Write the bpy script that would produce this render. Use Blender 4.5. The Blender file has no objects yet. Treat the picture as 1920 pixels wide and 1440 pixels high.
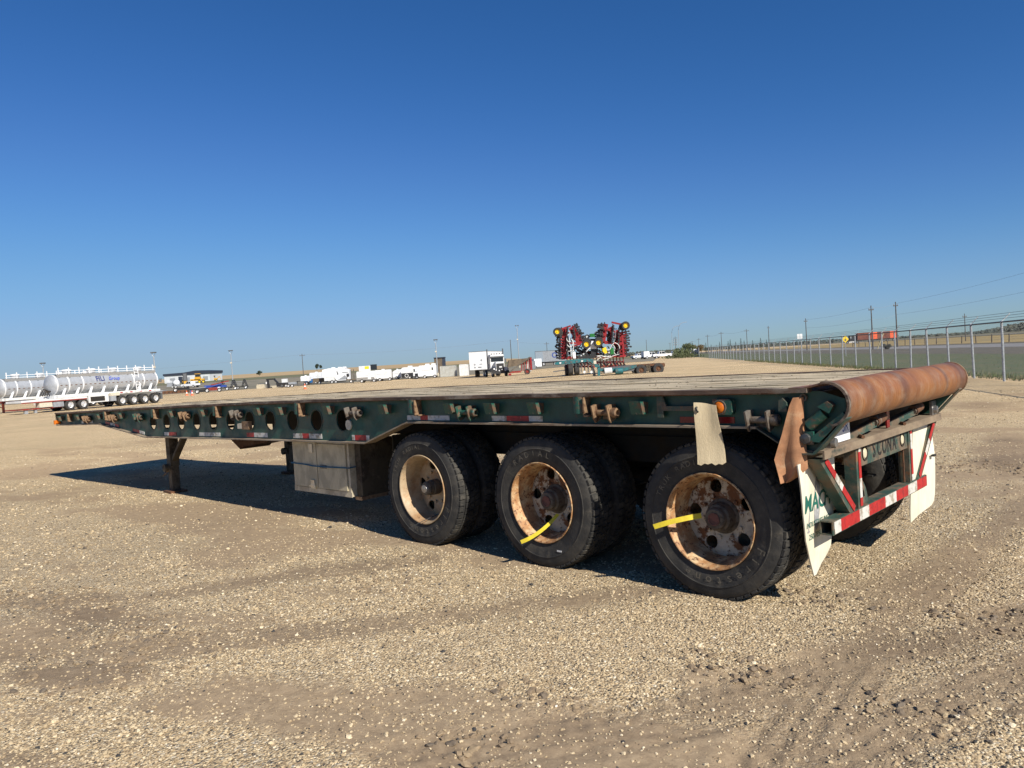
import bpy, bmesh, math, random
import numpy as np
from mathutils import Vector, Matrix
from mathutils.geometry import delaunay_2d_cdt
random.seed(7); rng = np.random.default_rng(11)
R = math.radians
scene = bpy.context.scene
COL = scene.collection

# ------------------------------------------------------------------ camera
CX, CY, CZ = 2.672, -4.631, 1.707
YAW, PITCH, ROLL, FPX = -0.766314, -0.0291045, -0.0632799, 1428.13
fw = Vector((math.sin(YAW)*math.cos(PITCH), math.cos(YAW)*math.cos(PITCH), math.sin(PITCH)))
rt = Vector((math.cos(YAW), -math.sin(YAW), 0)); up = rt.cross(fw)
c_, s_ = math.cos(ROLL), math.sin(ROLL)
r2 = c_*rt + s_*up; u2 = -s_*rt + c_*up
cam = bpy.data.cameras.new('camera'); co = bpy.data.objects.new('camera', cam); COL.objects.link(co)
M = Matrix((r2, u2, -fw)).transposed().to_4x4(); M.translation = (CX, CY, CZ); co.matrix_world = M
cam.sensor_width = 36; cam.lens = FPX/1920*36; cam.clip_start = 0.05; cam.clip_end = 12000
scene.camera = co
# ------------------------------------------------------------------ light
SUN = Vector((1.35, -0.22, 1.0)).normalized()
w = bpy.data.worlds.new('World'); scene.world = w; w.use_nodes = True
nt = w.node_tree; bg = nt.nodes['Background']; sky = nt.nodes.new('ShaderNodeTexSky')
sky.sky_type = 'NISHITA'; sky.sun_disc = False
sky.sun_elevation = math.asin(SUN.z); sky.sun_rotation = math.atan2(SUN.x, SUN.y)
sky.altitude = 600; sky.air_density = 1.0; sky.dust_density = 0.15; sky.ozone_density = 8.0
def wmul(sock, v):
    m_ = nt.nodes.new('ShaderNodeMix'); m_.data_type = 'RGBA'; m_.blend_type = 'MULTIPLY'; m_.inputs[0].default_value = 1; nt.links.new(sock, m_.inputs[6]); m_.inputs[7].default_value = (*v, 1); return m_.outputs[2]
cvn = nt.nodes.new('ShaderNodeRGBCurve'); nt.links.new(wmul(sky.outputs[0], (.062, .078, .099)), cvn.inputs['Color'])   # the camera's colour response to the sky
for ci, pts in ((0, [(0, 0), (.047, .030), (.091, .09), (.195, .225), (.316, .31), (.44, .335), (1, .55)]), (1, [(0, 0), (.125, .118), (.43, .434), (.563, .475), (.70, .50), (1, .6)]), (2, [(0, 0), (.35, .35), (.60, .60), (.72, .69), (.82, .725), (1, .75)])):
    cu_ = cvn.mapping.curves[ci]
    for i_, p_ in enumerate(pts):
        if i_ == 0 or i_ == len(pts)-1: cu_.points[0 if i_ == 0 else -1].location = p_
        else: cu_.points.new(*p_)
cvn.mapping.update()
sp0 = nt.nodes.new('ShaderNodeSeparateColor'); nt.links.new(cvn.inputs['Color'].links[0].from_socket, sp0.inputs[0]); sp1 = nt.nodes.new('ShaderNodeSeparateColor'); nt.links.new(cvn.outputs[0], sp1.inputs[0]); cb1 = nt.nodes.new('ShaderNodeCombineColor'); nt.links.new(sp1.outputs[0], cb1.inputs[0])
for ch_, lo_, k_ in ((1, .46, .94), (2, .46, .77)):      # hazier, greyer towards the horizon
    mr_ = nt.nodes.new('ShaderNodeMapRange'); mr_.inputs[1].default_value = .22 if ch_ == 2 else .30; mr_.inputs[2].default_value = lo_; mr_.inputs[3].default_value = 1; mr_.inputs[4].default_value = k_; nt.links.new(sp0.outputs[0], mr_.inputs[0])
    mu_ = nt.nodes.new('ShaderNodeMath'); mu_.operation = 'MULTIPLY'; nt.links.new(sp1.outputs[ch_], mu_.inputs[0]); nt.links.new(mr_.outputs[0], mu_.inputs[1]); nt.links.new(mu_.outputs[0], cb1.inputs[ch_])
nt.links.new(wmul(cb1.outputs[0], (10, 10, 10)), bg.inputs[0]); bg.inputs[1].default_value = 0.076
sl = bpy.data.lights.new('sun', 'SUN'); so = bpy.data.objects.new('sun', sl); COL.objects.link(so)
sl.energy = 5.0; sl.angle = R(0.53); sl.color = (1.0, 0.94, 0.84)
so.rotation_euler = SUN.to_track_quat('Z', 'Y').to_euler(); so.location = (20, -10, 40)
vs = scene.view_settings; vs.view_transform = 'Standard'; vs.look = 'None'; vs.exposure = 0.4; vs.gamma = 1

# ------------------------------------------------------------------ helpers
def at_ray(px, py):
    return ((px-960)/FPX)*r2 - ((py-720)/FPX)*u2 + fw
FX = np.array([math.sin(YAW), math.cos(YAW)]); RX = np.array([math.cos(YAW), -math.sin(YAW)])
def sm(a, b, x):
    t = np.clip((x-a)/(b-a), 0, 1); return t*t*(3-2*t)
def ht(x, y):
    dx, dy = x-CX, y-CY; d = dx*FX[0]+dy*FX[1]; l = dx*RX[0]+dy*RX[1]
    u = l/np.maximum(d, 1); ww = 1-sm(-.04, .10, u)
    lo = -.10*sm(-8.8, -15.5, x)*sm(9, 4, np.abs(y-1.2))*sm(-40, -22, x)
    return lo+np.where(d > 0, np.interp(d, [0,25,150,300,450,900,1500,4000], [0,0,-.52,1.0,2.1,7,7.5,0])*ww, 0)
def at(px, py):
    """ground point that stands at a spot of the photograph"""
    dr = at_ray(px, py); z = 0.0; P = None
    for i in range(60):
        t = (z-CZ)/dr.z; P = Vector((CX, CY, CZ))+t*dr; z = .5*z+.5*float(ht(P.x, P.y))
    return Vector((P.x, P.y, z))
def depth(P): return (P.x-CX)*FX[0]+(P.y-CY)*FX[1]
def dl(d, l):
    x = CX+d*FX[0]+l*RX[0]; y = CY+d*FX[1]+l*RX[1]; return Vector((x, y, float(ht(x, y))))
def col_d(px, d): return dl(d, (px-960)/FPX*d)
RZ0 = -YAW
def hyz(px): return 678.34-(px-960)*0.06336

class MB:
    def __init__(s): s.V = []; s.F = []; s.mi = []
    def add(s, vs_, fs, m=0):
        o = len(s.V); s.V += [tuple(v) for v in vs_]; s.F += [tuple(i+o for i in f) for f in fs]; s.mi += [m]*len(fs); return s
    def box(s, x0, x1, y0, y1, z0, z1, m=0):
        return s.add([(x0,y0,z0),(x1,y0,z0),(x1,y1,z0),(x0,y1,z0),(x0,y0,z1),(x1,y0,z1),(x1,y1,z1),(x0,y1,z1)],
                     [(0,3,2,1),(4,5,6,7),(0,1,5,4),(1,2,6,5),(2,3,7,6),(3,0,4,7)], m)
    def bar(s, p, q, w, h=None, upv=(0,0,1), m=0):
        h = w if h is None else h; p = Vector(p); q = Vector(q); d = (q-p).normalized(); u = Vector(upv)
        if abs(d.dot(u)) > .99: u = Vector((1,0,0))
        a = d.cross(u).normalized(); b = a.cross(d)
        vv = [e+a*(i*w/2)+b*(j*h/2) for e in (p, q) for i, j in ((-1,-1),(1,-1),(1,1),(-1,1))]
        return s.add(vv, [(3,2,1,0),(4,5,6,7),(0,1,5,4),(1,2,6,5),(2,3,7,6),(3,0,4,7)], m)
    def cyl(s, p, q, r, r_b=None, n=16, cap=True, m=0):
        r_b = r if r_b is None else r_b; p = Vector(p); q = Vector(q); d = (q-p).normalized()
        u = Vector((0,0,1)) if abs(d.z) < .9 else Vector((1,0,0)); a = d.cross(u).normalized(); b = a.cross(d)
        vv = []
        for e, rr in ((p, r), (q, r_b)):
            for i in range(n):
                t = 2*math.pi*i/n; vv.append(e+(a*math.cos(t)+b*math.sin(t))*rr)
        fs = [(i, (i+1) % n, n+(i+1) % n, n+i) for i in range(n)]
        if cap: fs += [tuple(range(n-1, -1, -1)), tuple(range(n, 2*n))]
        return s.add(vv, fs, m)
    def tube(s, path, r, n=6, m=0):
        P = [Vector(p) for p in path]; vv = []; k = len(P)
        for i, p in enumerate(P):
            d = (P[min(i+1, k-1)]-P[max(i-1, 0)]).normalized()
            u = Vector((0,0,1)) if abs(d.z) < .95 else Vector((1,0,0)); a = d.cross(u).normalized(); b = a.cross(d)
            for j in range(n):
                t = 2*math.pi*j/n; vv.append(p+(a*math.cos(t)+b*math.sin(t))*r)
        fs = [(i*n+j, i*n+(j+1) % n, (i+1)*n+(j+1) % n, (i+1)*n+j) for i in range(k-1) for j in range(n)]
        fs += [tuple(range(n-1, -1, -1)), tuple(range((k-1)*n, k*n))]
        return s.add(vv, fs, m)
    def lathe(s, prof, n=32, c=(0,0,0), axis='y', closed=False, m=0):
        vv = []; k = len(prof)
        for i in range(n):
            t = 2*math.pi*i/n; ca, sa = math.cos(t), math.sin(t)
            for r, h in prof:
                v = {'y': (r*ca, h, r*sa), 'z': (r*ca, r*sa, h), 'x': (h, r*ca, r*sa)}[axis]
                vv.append((v[0]+c[0], v[1]+c[1], v[2]+c[2]))
        kk = k if closed else k-1
        fs = [(i*k+j, ((i+1) % n)*k+j, ((i+1) % n)*k+(j+1) % k, i*k+(j+1) % k) for i in range(n) for j in range(kk)]
        return s.add(vv, fs, m)
    def prism(s, poly, axis, a, b, m=0):
        n = len(poly)
        f = {'y': lambda p, h: (p[0], h, p[1]), 'x': lambda p, h: (h, p[0], p[1]), 'z': lambda p, h: (p[0], p[1], h)}[axis]
        return s.add([f(p, a) for p in poly]+[f(p, b) for p in poly],
                     [tuple(range(n-1, -1, -1)), tuple(range(n, 2*n))]+[(i, (i+1) % n, n+(i+1) % n, n+i) for i in range(n)], m)
    def plate(s, outer, holes, axis, a, b, m=0):
        """extruded plate with real holes"""
        pts = [Vector(p) for p in outer]; cons = [list(range(len(outer)))]; loops = [list(range(len(outer)))]
        for h in holes:
            o = len(pts); pts += [Vector(p) for p in h]; loops.append(list(range(o, o+len(h)))); cons.append(list(range(o, o+len(h))))
        vo, eo, fo, ov, oe, of = delaunay_2d_cdt(pts, [], cons, 2, 1e-6)
        def inside(p, poly):
            r_ = False; n = len(poly)
            for i in range(n):
                x1, y1 = poly[i]; x2, y2 = poly[(i+1) % n]
                if (y1 > p[1]) != (y2 > p[1]) and p[0] < (x2-x1)*(p[1]-y1)/(y2-y1)+x1: r_ = not r_
            return r_
        tri = []
        for f_ in fo:
            cx = sum(vo[i].x for i in f_)/len(f_); cy = sum(vo[i].y for i in f_)/len(f_)
            if inside((cx, cy), outer) and not any(inside((cx, cy), h) for h in holes): tri.append(tuple(f_))
        f = {'y': lambda p, h: (p[0], h, p[1]), 'x': lambda p, h: (h, p[0], p[1]), 'z': lambda p, h: (p[0], p[1], h)}[axis]
        n = len(vo)
        s.add([f(p, a) for p in vo]+[f(p, b) for p in vo], tri+[tuple(i+n for i in reversed(t)) for t in tri], m)
        for lp in [outer]+list(holes):
            k = len(lp); s.add([f(p, a) for p in lp]+[f(p, b) for p in lp], [(i, (i+1) % k, k+(i+1) % k, k+i) for i in range(k)], m)
        return s
    def xf(s, Mx, start=0):
        s.V = s.V[:start]+[tuple(Mx @ Vector(v)) for v in s.V[start:]]; return s
    def mesh(s, name, mats, smooth=30, warp=None):
        V = s.V
        if warp: V = [warp(v) for v in V]
        me = bpy.data.meshes.new(name); me.from_pydata(V, [], s.F); me.validate()
        mats = mats if isinstance(mats, (list, tuple)) else [mats]
        for m_ in mats: me.materials.append(m_)
        if len(mats) > 1 and len(me.polygons) == len(s.mi): me.polygons.foreach_set('material_index', s.mi)
        bm = bmesh.new(); bm.from_mesh(me); bmesh.ops.recalc_face_normals(bm, faces=bm.faces); bm.to_mesh(me); bm.free()
        if smooth:
            me.polygons.foreach_set('use_smooth', [True]*len(me.polygons)); me.set_sharp_from_angle(angle=R(smooth))
        return me
    def build(s, name, mats, parent=None, smooth=30, warp=None, label=None):
        o = bpy.data.objects.new(name, s.mesh(name, mats, smooth, warp)); COL.objects.link(o)
        if parent: o.parent = parent
        if label: o['label'] = label
        return o
def inst(name, me, parent=None, loc=(0,0,0), rot=(0,0,0), scale=(1,1,1)):
    o = bpy.data.objects.new(name, me); COL.objects.link(o); o.location = loc; o.rotation_euler = rot; o.scale = scale
    if parent: o.parent = parent
    return o
def tag(o, label, cat, group=None):
    o['label'] = label; o['category'] = cat
    if group: o['group'] = group
    return o
def thing(name, label, cat, loc=(0,0,0), rz=0, group=None, sc=1):
    o = bpy.data.objects.new(name, None); COL.objects.link(o); o.empty_display_size = .2
    o.location = loc; o.rotation_euler = (0,0,rz); o.scale = (sc,sc,sc); return tag(o, label, cat, group)
def struct(o, kind='structure'): o['kind'] = kind; return o
def circ(cx, cy, rx, ry=None, n=24):
    ry = rx if ry is None else ry
    return [(cx+rx*math.cos(2*math.pi*i/n), cy+ry*math.sin(2*math.pi*i/n)) for i in range(n)]
_tm = {}
def text_geo(ch, size=1.0):
    if ch not in _tm:
        cu = bpy.data.curves.new('t', 'FONT'); cu.body = ch; cu.size = 1; cu.align_x = 'CENTER'; cu.align_y = 'CENTER'; cu.resolution_u = 3; cu.offset = .018 if ch in ('MAC', 'H', 'S', 'C', 'O', 'N', 'A') else .006
        ob = bpy.data.objects.new('t', cu); COL.objects.link(ob)
        dg = bpy.context.evaluated_depsgraph_get(); me = bpy.data.meshes.new_from_object(ob.evaluated_get(dg))
        _tm[ch] = ([v.co.copy() for v in me.vertices], [tuple(p.vertices) for p in me.polygons])
        bpy.data.objects.remove(ob); bpy.data.curves.remove(cu); bpy.data.meshes.remove(me)
    return _tm[ch]
def add_text(mb, s_, size, loc, c0, c1, sx=1.0):
    V, F = text_geo(s_); c0 = Vector(c0); c1 = Vector(c1); loc = Vector(loc)
    mb.add([loc+c0*v.x*size*sx+c1*v.y*size for v in V], F)
    return mb

# ------------------------------------------------------------------ materials
def newmat(name):
    m = bpy.data.materials.new(name); m.use_nodes = True; n = m.node_tree; b = n.nodes['Principled BSDF']; return m, n, b
def ramp(n, stops, interp='LINEAR'):
    r = n.nodes.new('ShaderNodeValToRGB'); r.color_ramp.interpolation = interp; e = r.color_ramp.elements
    while len(e) < len(stops): e.new(0.5)
    for i, (p, c) in enumerate(stops): e[i].position = p; e[i].color = (*c, 1) if len(c) == 3 else c
    return r
def coords(n, stretch=(1,1,1), which='Object'):
    tc = n.nodes.new('ShaderNodeTexCoord'); mp = n.nodes.new('ShaderNodeMapping'); mp.inputs['Scale'].default_value = stretch
    n.links.new(tc.outputs[which], mp.inputs[0]); return mp.outputs[0]
def noise(n, vec, scale, detail=5, rough=.6, dist=0):
    t = n.nodes.new('ShaderNodeTexNoise'); t.inputs['Scale'].default_value = scale; t.inputs['Detail'].default_value = detail
    t.inputs['Roughness'].default_value = rough; t.inputs['Distortion'].default_value = dist; n.links.new(vec, t.inputs['Vector']); return t
def mixc(n, fac, a, b, mode='MIX'):
    m = n.nodes.new('ShaderNodeMix'); m.data_type = 'RGBA'; m.blend_type = mode
    for sock, v in ((m.inputs[0], fac), (m.inputs[6], a), (m.inputs[7], b)):
        if hasattr(v, 'is_output'): n.links.new(v, sock)
        else: sock.default_value = v if isinstance(v, (int, float)) else ((*v, 1) if len(v) == 3 else v)
    return m.outputs[2]
def mat(name, col, rough=.6, metal=0.0, col2=None, scale=5, lo=.48, hi=.58, col3=None, scale3=2, lo3=.55, hi3=.65, var=.25, vscale=9,
        bump=0.0, bscale=40, stretch=(1,1,1), spec=.5, rough2=None):
    m, n, b = newmat(name); v = coords(n, stretch); L = n.links
    base = None
    vn = noise(n, v, vscale, 6, .65); vr = ramp(n, [(.3, (1-var,)*3), (.7, (1+var*.5,)*3)]); L.new(vn.outputs[0], vr.inputs[0])
    src = col
    if col2 is not None:
        n1 = noise(n, v, scale, 8, .68); r1 = ramp(n, [(lo, (0,0,0)), (hi, (1,1,1))]); L.new(n1.outputs[0], r1.inputs[0]); src = mixc(n, r1.outputs[0], col, col2)
        rr = n.nodes.new('ShaderNodeMapRange'); L.new(r1.outputs[0], rr.inputs[0]); rr.inputs[3].default_value = rough; rr.inputs[4].default_value = rough2 if rough2 else min(1, rough+.25); L.new(rr.outputs[0], b.inputs['Roughness'])
    else: b.inputs['Roughness'].default_value = rough
    if col3 is not None:
        n3 = noise(n, v, scale3, 6, .7); r3 = ramp(n, [(lo3, (0,0,0)), (hi3, (1,1,1))]); L.new(n3.outputs[0], r3.inputs[0]); src = mixc(n, r3.outputs[0], src, col3)
    out = mixc(n, 1.0, src, vr.outputs[0], 'MULTIPLY'); L.new(out, b.inputs['Base Color'])
    b.inputs['Metallic'].default_value = metal; b.inputs['Specular IOR Level'].default_value = spec
    if bump:
        bn = noise(n, v, bscale, 6, .7); bp = n.nodes.new('ShaderNodeBump'); bp.inputs['Strength'].default_value = min(1, bump); bp.inputs['Distance'].default_value = .01
        L.new(bn.outputs[0], bp.inputs['Height']); L.new(bp.outputs[0], b.inputs['Normal'])
    return m
RUST = (.17, .075, .032); RUSTD = (.075, .035, .02); DUST = (.30, .235, .16)
GREEN = mat('green_paint', (.013, .066, .050), .42, 0, (.019, .085, .064), 3, .45, .6, col3=(.09, .045, .025), scale3=11, lo3=.61, hi3=.68, var=.35, bump=.15, bscale=60)
GREENR = mat('green_paint_worn', (.014, .085, .062), .5, 0, (.13, .075, .045), 13, .50, .58, col3=(.24, .2, .15), scale3=23, lo3=.6, hi3=.66, var=.3, bump=.25, bscale=70)
GREEND = mat('green_paint_dusty', (.03, .07, .055), .6, 0, (.16, .115, .075), 6, .45, .60, col3=RUST, scale3=9, lo3=.58, hi3=.66, var=.35, bump=.25)
RUSTM = mat('rusty_steel', RUST, .8, 0, RUSTD, 9, .45, .6, col3=(.24, .19, .14), scale3=14, lo3=.58, hi3=.7, var=.35, bump=.4, bscale=80)
RUSTE = mat('rusty_rail_edge', (.14, .085, .055), .75, 0, (.06, .04, .03), 5, .42, .6, col3=(.26, .22, .17), scale3=7, lo3=.52, hi3=.66, var=.3, bump=.3, stretch=(.4,1,1))
WINCHG = mat('worn_grey_steel', (.20, .18, .155), .6, .3, (.11, .075, .05), 14, .45, .6, bump=.3)
WINCHR = mat('worn_rust_steel', (.26, .165, .09), .7, 0, (.12, .06, .03), 16, .48, .6, bump=.3)
DARK = mat('dark_grimy_steel', (.018, .017, .015), .85, 0, (.035, .026, .018), 3, var=.3)
BROWN = mat('brown_painted_steel', (.085, .066, .04), .7, 0, (.05, .035, .022), 5, col3=(.16, .12, .08), scale3=8, var=.35, bump=.25)
RUBBER = mat('tyre_rubber', (.034, .033, .031), .75, 0, (.075, .068, .057), 5, .42, .66, col3=(.115, .10, .078), scale3=11, lo3=.56, hi3=.78, var=.3, bump=.35, bscale=45, spec=.35)
RUBBERT = mat('tyre_tread_rubber', (.034, .033, .031), .85, 0, (.075, .069, .058), 9, .45, .62, var=.3, bump=.4, bscale=90, spec=.3)
LETTER = mat('moulded_tyre_lettering', (.16, .14, .105), .85, 0, (.07, .062, .05), 30, .45, .65)
RIM = mat('cream_rim_rusted', (.56, .49, .37), .55, 0, (.175, .07, .025), 7, .49, .545, col3=(.07, .032, .018), scale3=17, lo3=.57, hi3=.64, var=.3, bump=.45, bscale=55)
RIMLIP = mat('rusty_orange_rim_lip', (.42, .21, .085), .6, 0, (.60, .43, .24), 11, .45, .6, col3=(.13, .05, .022), scale3=30, lo3=.54, hi3=.62, var=.3, bump=.45, bscale=70)
RIM2 = mat('tan_rim', (.46, .345, .21), .55, 0, (.36, .21, .10), 5, .46, .62, col3=(.10, .045, .02), scale3=13, lo3=.6, hi3=.67, var=.3, bump=.2)
HUB = mat('dusty_hub', (.13, .105, .075), .7, 0, (.07, .055, .04), 20, bump=.3)
REDCAP = mat('faded_red_plug', (.17, .06, .045), .7, 0, (.10, .05, .04), 30)
CHROME = mat('dull_hub_cap', (.35, .34, .33), .35, .8)
YEL = mat('yellow_tape', (.72, .57, .03), .6, 0, (.58, .44, .03), 14, .45, .65, var=.2)
BLACKT = mat('black_strip', (.02, .02, .02), .6)
def wood_mat():
    m, n, b = newmat('weathered_deck_wood'); L = n.links; v = coords(n, (1.2, 14, 14)); v2 = coords(n, (1, 1, 1))
    n1 = noise(n, v, 2.2, 9, .7, .4); r1 = ramp(n, [(.24, (.17, .145, .105)), (.38, (.38, .325, .235)), (.55, (.53, .46, .34)), (.72, (.68, .60, .46))]); L.new(n1.outputs[0], r1.inputs[0])
    n2 = noise(n, v2, 1.1, 5, .6); r2_ = ramp(n, [(.35, (.74, .71, .65)), (.65, (1.25, 1.18, 1.05))]); L.new(n2.outputs[0], r2_.inputs[0])
    o = mixc(n, 1, r1.outputs[0], r2_.outputs[0], 'MULTIPLY'); L.new(o, b.inputs['Base Color']); b.inputs['Roughness'].default_value = .85
    bp = n.nodes.new('ShaderNodeBump'); bp.inputs['Strength'].default_value = .9; bp.inputs['Distance'].default_value = .02; L.new(n1.outputs[0], bp.inputs['Height']); L.new(bp.outputs[0], b.inputs['Normal']); return m
WOOD = wood_mat()
def roller_mat():
    m, n, b = newmat('polished_rust_plate'); L = n.links; v = coords(n, (1, 1, 1)); vy = coords(n, (.12, 1, .12)); vf = coords(n, (1.5, 22, 1.5))
    n1 = noise(n, vy, 3.1, 3, .55, .2); r1 = ramp(n, [(.32, (.20, .082, .035)), (.45, (.26, .108, .040)), (.55, (.315, .138, .047)), (.68, (.27, .112, .040))]); L.new(n1.outputs[0], r1.inputs[0])
    n2 = noise(n, vf, 2, 8, .7); r2_ = ramp(n, [(.3, (.7, .68, .68)), (.7, (1.15, 1.12, 1.08))]); L.new(n2.outputs[0], r2_.inputs[0])
    n3 = noise(n, v, 9, 7, .7); r3 = ramp(n, [(.48, (0,0,0)), (.66, (1,1,1))]); L.new(n3.outputs[0], r3.inputs[0])
    # broad darker wear bands round the plate
    sx = n.nodes.new('ShaderNodeSeparateXYZ'); L.new(v, sx.inputs[0]); d1 = noise(n, v, 4, 4, .6)
    ad = n.nodes.new('ShaderNodeMath'); ad.operation = 'MULTIPLY_ADD'; L.new(d1.outputs[0], ad.inputs[0]); ad.inputs[1].default_value = .12; L.new(sx.outputs[1], ad.inputs[2])
    mr = n.nodes.new('ShaderNodeMapRange'); L.new(ad.outputs[0], mr.inputs[0]); mr.inputs[1].default_value = 0; mr.inputs[2].default_value = 2.7
    bands = [(0, .8), (.05, .15), (.10, .1), (.17, .55), (.22, .0), (.36, .0), (.40, .75), (.44, .05), (.60, .0), (.655, .3), (.70, .0), (.755, .05), (.775, .85), (.80, .05), (.90, .1), (.925, .75), (1, .6)]
    rb = ramp(n, [(p_, (v_,)*3) for p_, v_ in bands]); L.new(mr.outputs[0], rb.inputs[0])
    o0 = mixc(n, rb.outputs[0], r1.outputs[0], (.095, .047, .036))
    o = mixc(n, 1, o0, r2_.outputs[0], 'MULTIPLY'); f = n.nodes.new('ShaderNodeMath'); f.operation = 'MULTIPLY'; f.inputs[1].default_value = .25; L.new(r3.outputs[0], f.inputs[0])
    o = mixc(n, f.outputs[0], o, (.40, .33, .25)); L.new(o, b.inputs['Base Color'])
    b.inputs['Roughness'].default_value = .5; b.inputs['Metallic'].default_value = .1; b.inputs['Specular IOR Level'].default_value = .35
    bp = n.nodes.new('ShaderNodeBump'); bp.inputs['Strength'].default_value = .3; bp.inputs['Distance'].default_value = .01; L.new(n2.outputs[0], bp.inputs['Height']); L.new(bp.outputs[0], b.inputs['Normal']); return m
ROLLER = roller_mat()
CANVAS = mat('beige_webbing', (.52, .43, .28), .9, 0, (.42, .34, .22), 6, .4, .65, col3=(.30, .24, .16), scale3=3, lo3=.6, hi3=.8, var=.2, bump=.5, bscale=160, stretch=(1,1,.25))
CLOTH = mat('faded_orange_cloth', (.40, .195, .095), .9, 0, (.30, .15, .08), 5, .4, .62, col3=(.47, .33, .20), scale3=4, lo3=.52, hi3=.68, var=.3, bump=.3, bscale=120)
FLAP = mat('white_mud_flap', (.74, .70, .57), .55, 0, (.64, .57, .40), 3, .45, .72, col3=(.40, .33, .23), scale3=6, lo3=.60, hi3=.80, var=.10, stretch=(1, 1, .5))
def tape_mat(name, red, white):
    return mat(name+'_red', red, .4, 0, (red[0]*.55, red[1]*1.6, red[2]*1.2), 14, .5, .66, col3=(.34, .22, .16), scale3=30, lo3=.63, hi3=.68, var=.25), mat(name+'_white', white, .45, 0, (.33, .29, .22), 13, .50, .60, var=.2)
TRED, TWHITE = tape_mat('tape', (.42, .012, .015), (.62, .60, .55))
AMBER = mat('amber_lens', (.65, .17, .01), .2, 0, (.50, .11, .005), 40)
REDL = mat('red_lens', (.20, .008, .012), .25)
ALU = mat('tool_box_aluminium', (.52, .46, .32), .5, .15, (.44, .385, .265), 3, var=.10, bump=.12, bscale=60, stretch=(2, 1, 1))
ALUP = mat('tool_box_plain', (.58, .51, .37), .5, .1, (.45, .38, .26), 5, var=.25, bump=.1)
CHROM = mat('latch_steel', (.55, .54, .52), .3, .9)
BLUEC = mat('blue_cord', (.03, .12, .20), .8)
INK = mat('green_print', (.012, .13, .095), .6); INKG = mat('grey_print', (.20, .20, .20), .5, 0, (.42, .42, .41), 14, .4, .6); BLK = mat('black_paint', (.012, .012, .013), .5)
OFFW = mat('old_white_plastic', (.62, .57, .46), .5, 0, (.48, .40, .28), 20, .5, .7)
LAMPW = mat('yellowed_lens', (.66, .60, .42), .3, 0, (.46, .38, .20), 18, .5, .7)
# background
WHITE = mat('white_body', (.80, .81, .82), .4, 0, (.72, .73, .74), 2, var=.06); WHITE2 = mat('white_body_grubby', (.70, .71, .70), .5, 0, (.55, .55, .53), 1.5, .45, .7, var=.1)
ALUT = mat('tank_aluminium', (.43, .45, .475), .45, .3, (.34, .36, .385), .8, .4, .65, var=.15, vscale=3); ALUD = mat('tank_dull_band', (.34, .33, .31), .5, .3)
STEELG = mat('galvanised', (.42, .44, .46), .5, .4, (.30, .32, .33), 20, var=.15); STEELD = mat('dark_post_steel', (.10, .105, .11), .6)
GREY = mat('grey_panel', (.30, .32, .34), .6, 0, (.24, .25, .27), 2); BLACKM = mat('black_trailer', (.02, .02, .022), .5)
TYREB = mat('plain_tyre', (.028, .028, .028), .8, 0, (.06, .055, .05), 4, var=.2); RIMW = mat('bright_rim', (.75, .75, .75), .3, .5)
GLASS = mat('dark_glass', (.02, .025, .03), .1); REDP = mat('red_implement_paint', (.30, .010, .014), .45, 0, (.17, .010, .012), 6, var=.2); REDD = mat('dull_red', (.28, .03, .02), .6, 0, (.15, .03, .02), 4)
TEAL = mat('teal_paint', (.012, .15, .17), .5, 0, (.03, .10, .11), 3, col3=(.12, .08, .05), scale3=5); YELP = mat('machine_yellow', (.66, .36, .02), .5, 0, (.50, .25, .02), 4); YELH = mat('yellow_hub', (.80, .58, .02), .4)
GREENJ = mat('bright_green', (.015, .16, .03), .4); BLUEP = mat('blue_paint', (.02, .06, .30), .5); BLUE2 = mat('mid_blue_paint', (.02, .13, .34), .5); ORG = mat('orange_load', (.80, .13, .04), .6, 0, (.70, .10, .03), .5, var=.1); ORGD = mat('brown_red_tarp', (.19, .062, .04), .8, 0, (.14, .05, .035), .6, var=.2)
CONEO = mat('cone_orange', (.85, .16, .05), .5); HOSE = mat('white_hose', (.75, .75, .72), .4); WPOLE = mat('weathered_pole', (.09, .085, .08), .9, 0, (.14, .13, .12), 2); CONC = mat('cream_concrete', (.52, .46, .34), .8, 0, (.42, .37, .28), 2)
GWALL = mat('pale_wall', (.62, .64, .65), .6, 0, (.55, .57, .58), .4); ROOFK = mat('dark_roof', (.028, .035, .055), .6); BRN = mat('brown_box', (.16, .12, .08), .8, 0, (.11, .085, .06), 1)
OLDWOOD = mat('grey_fence_wood', (.10, .085, .07), .9, 0, (.16, .14, .115), 3); SIGNY = mat('sign_yellow', (.80, .55, .02), .5)
LEAFA = mat('dry_green_leaves', (.055, .075, .028), .8, 0, (.09, .10, .04), 3, .4, .6); LEAFB = mat('spruce_needles', (.025, .042, .028), .9, 0, (.04, .055, .03), 2); LEAFO = mat('autumn_leaves', (.14, .085, .025), .8, 0, (.09, .075, .03), 2); BARK = mat('bark', (.08, .06, .045), .9)

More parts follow.
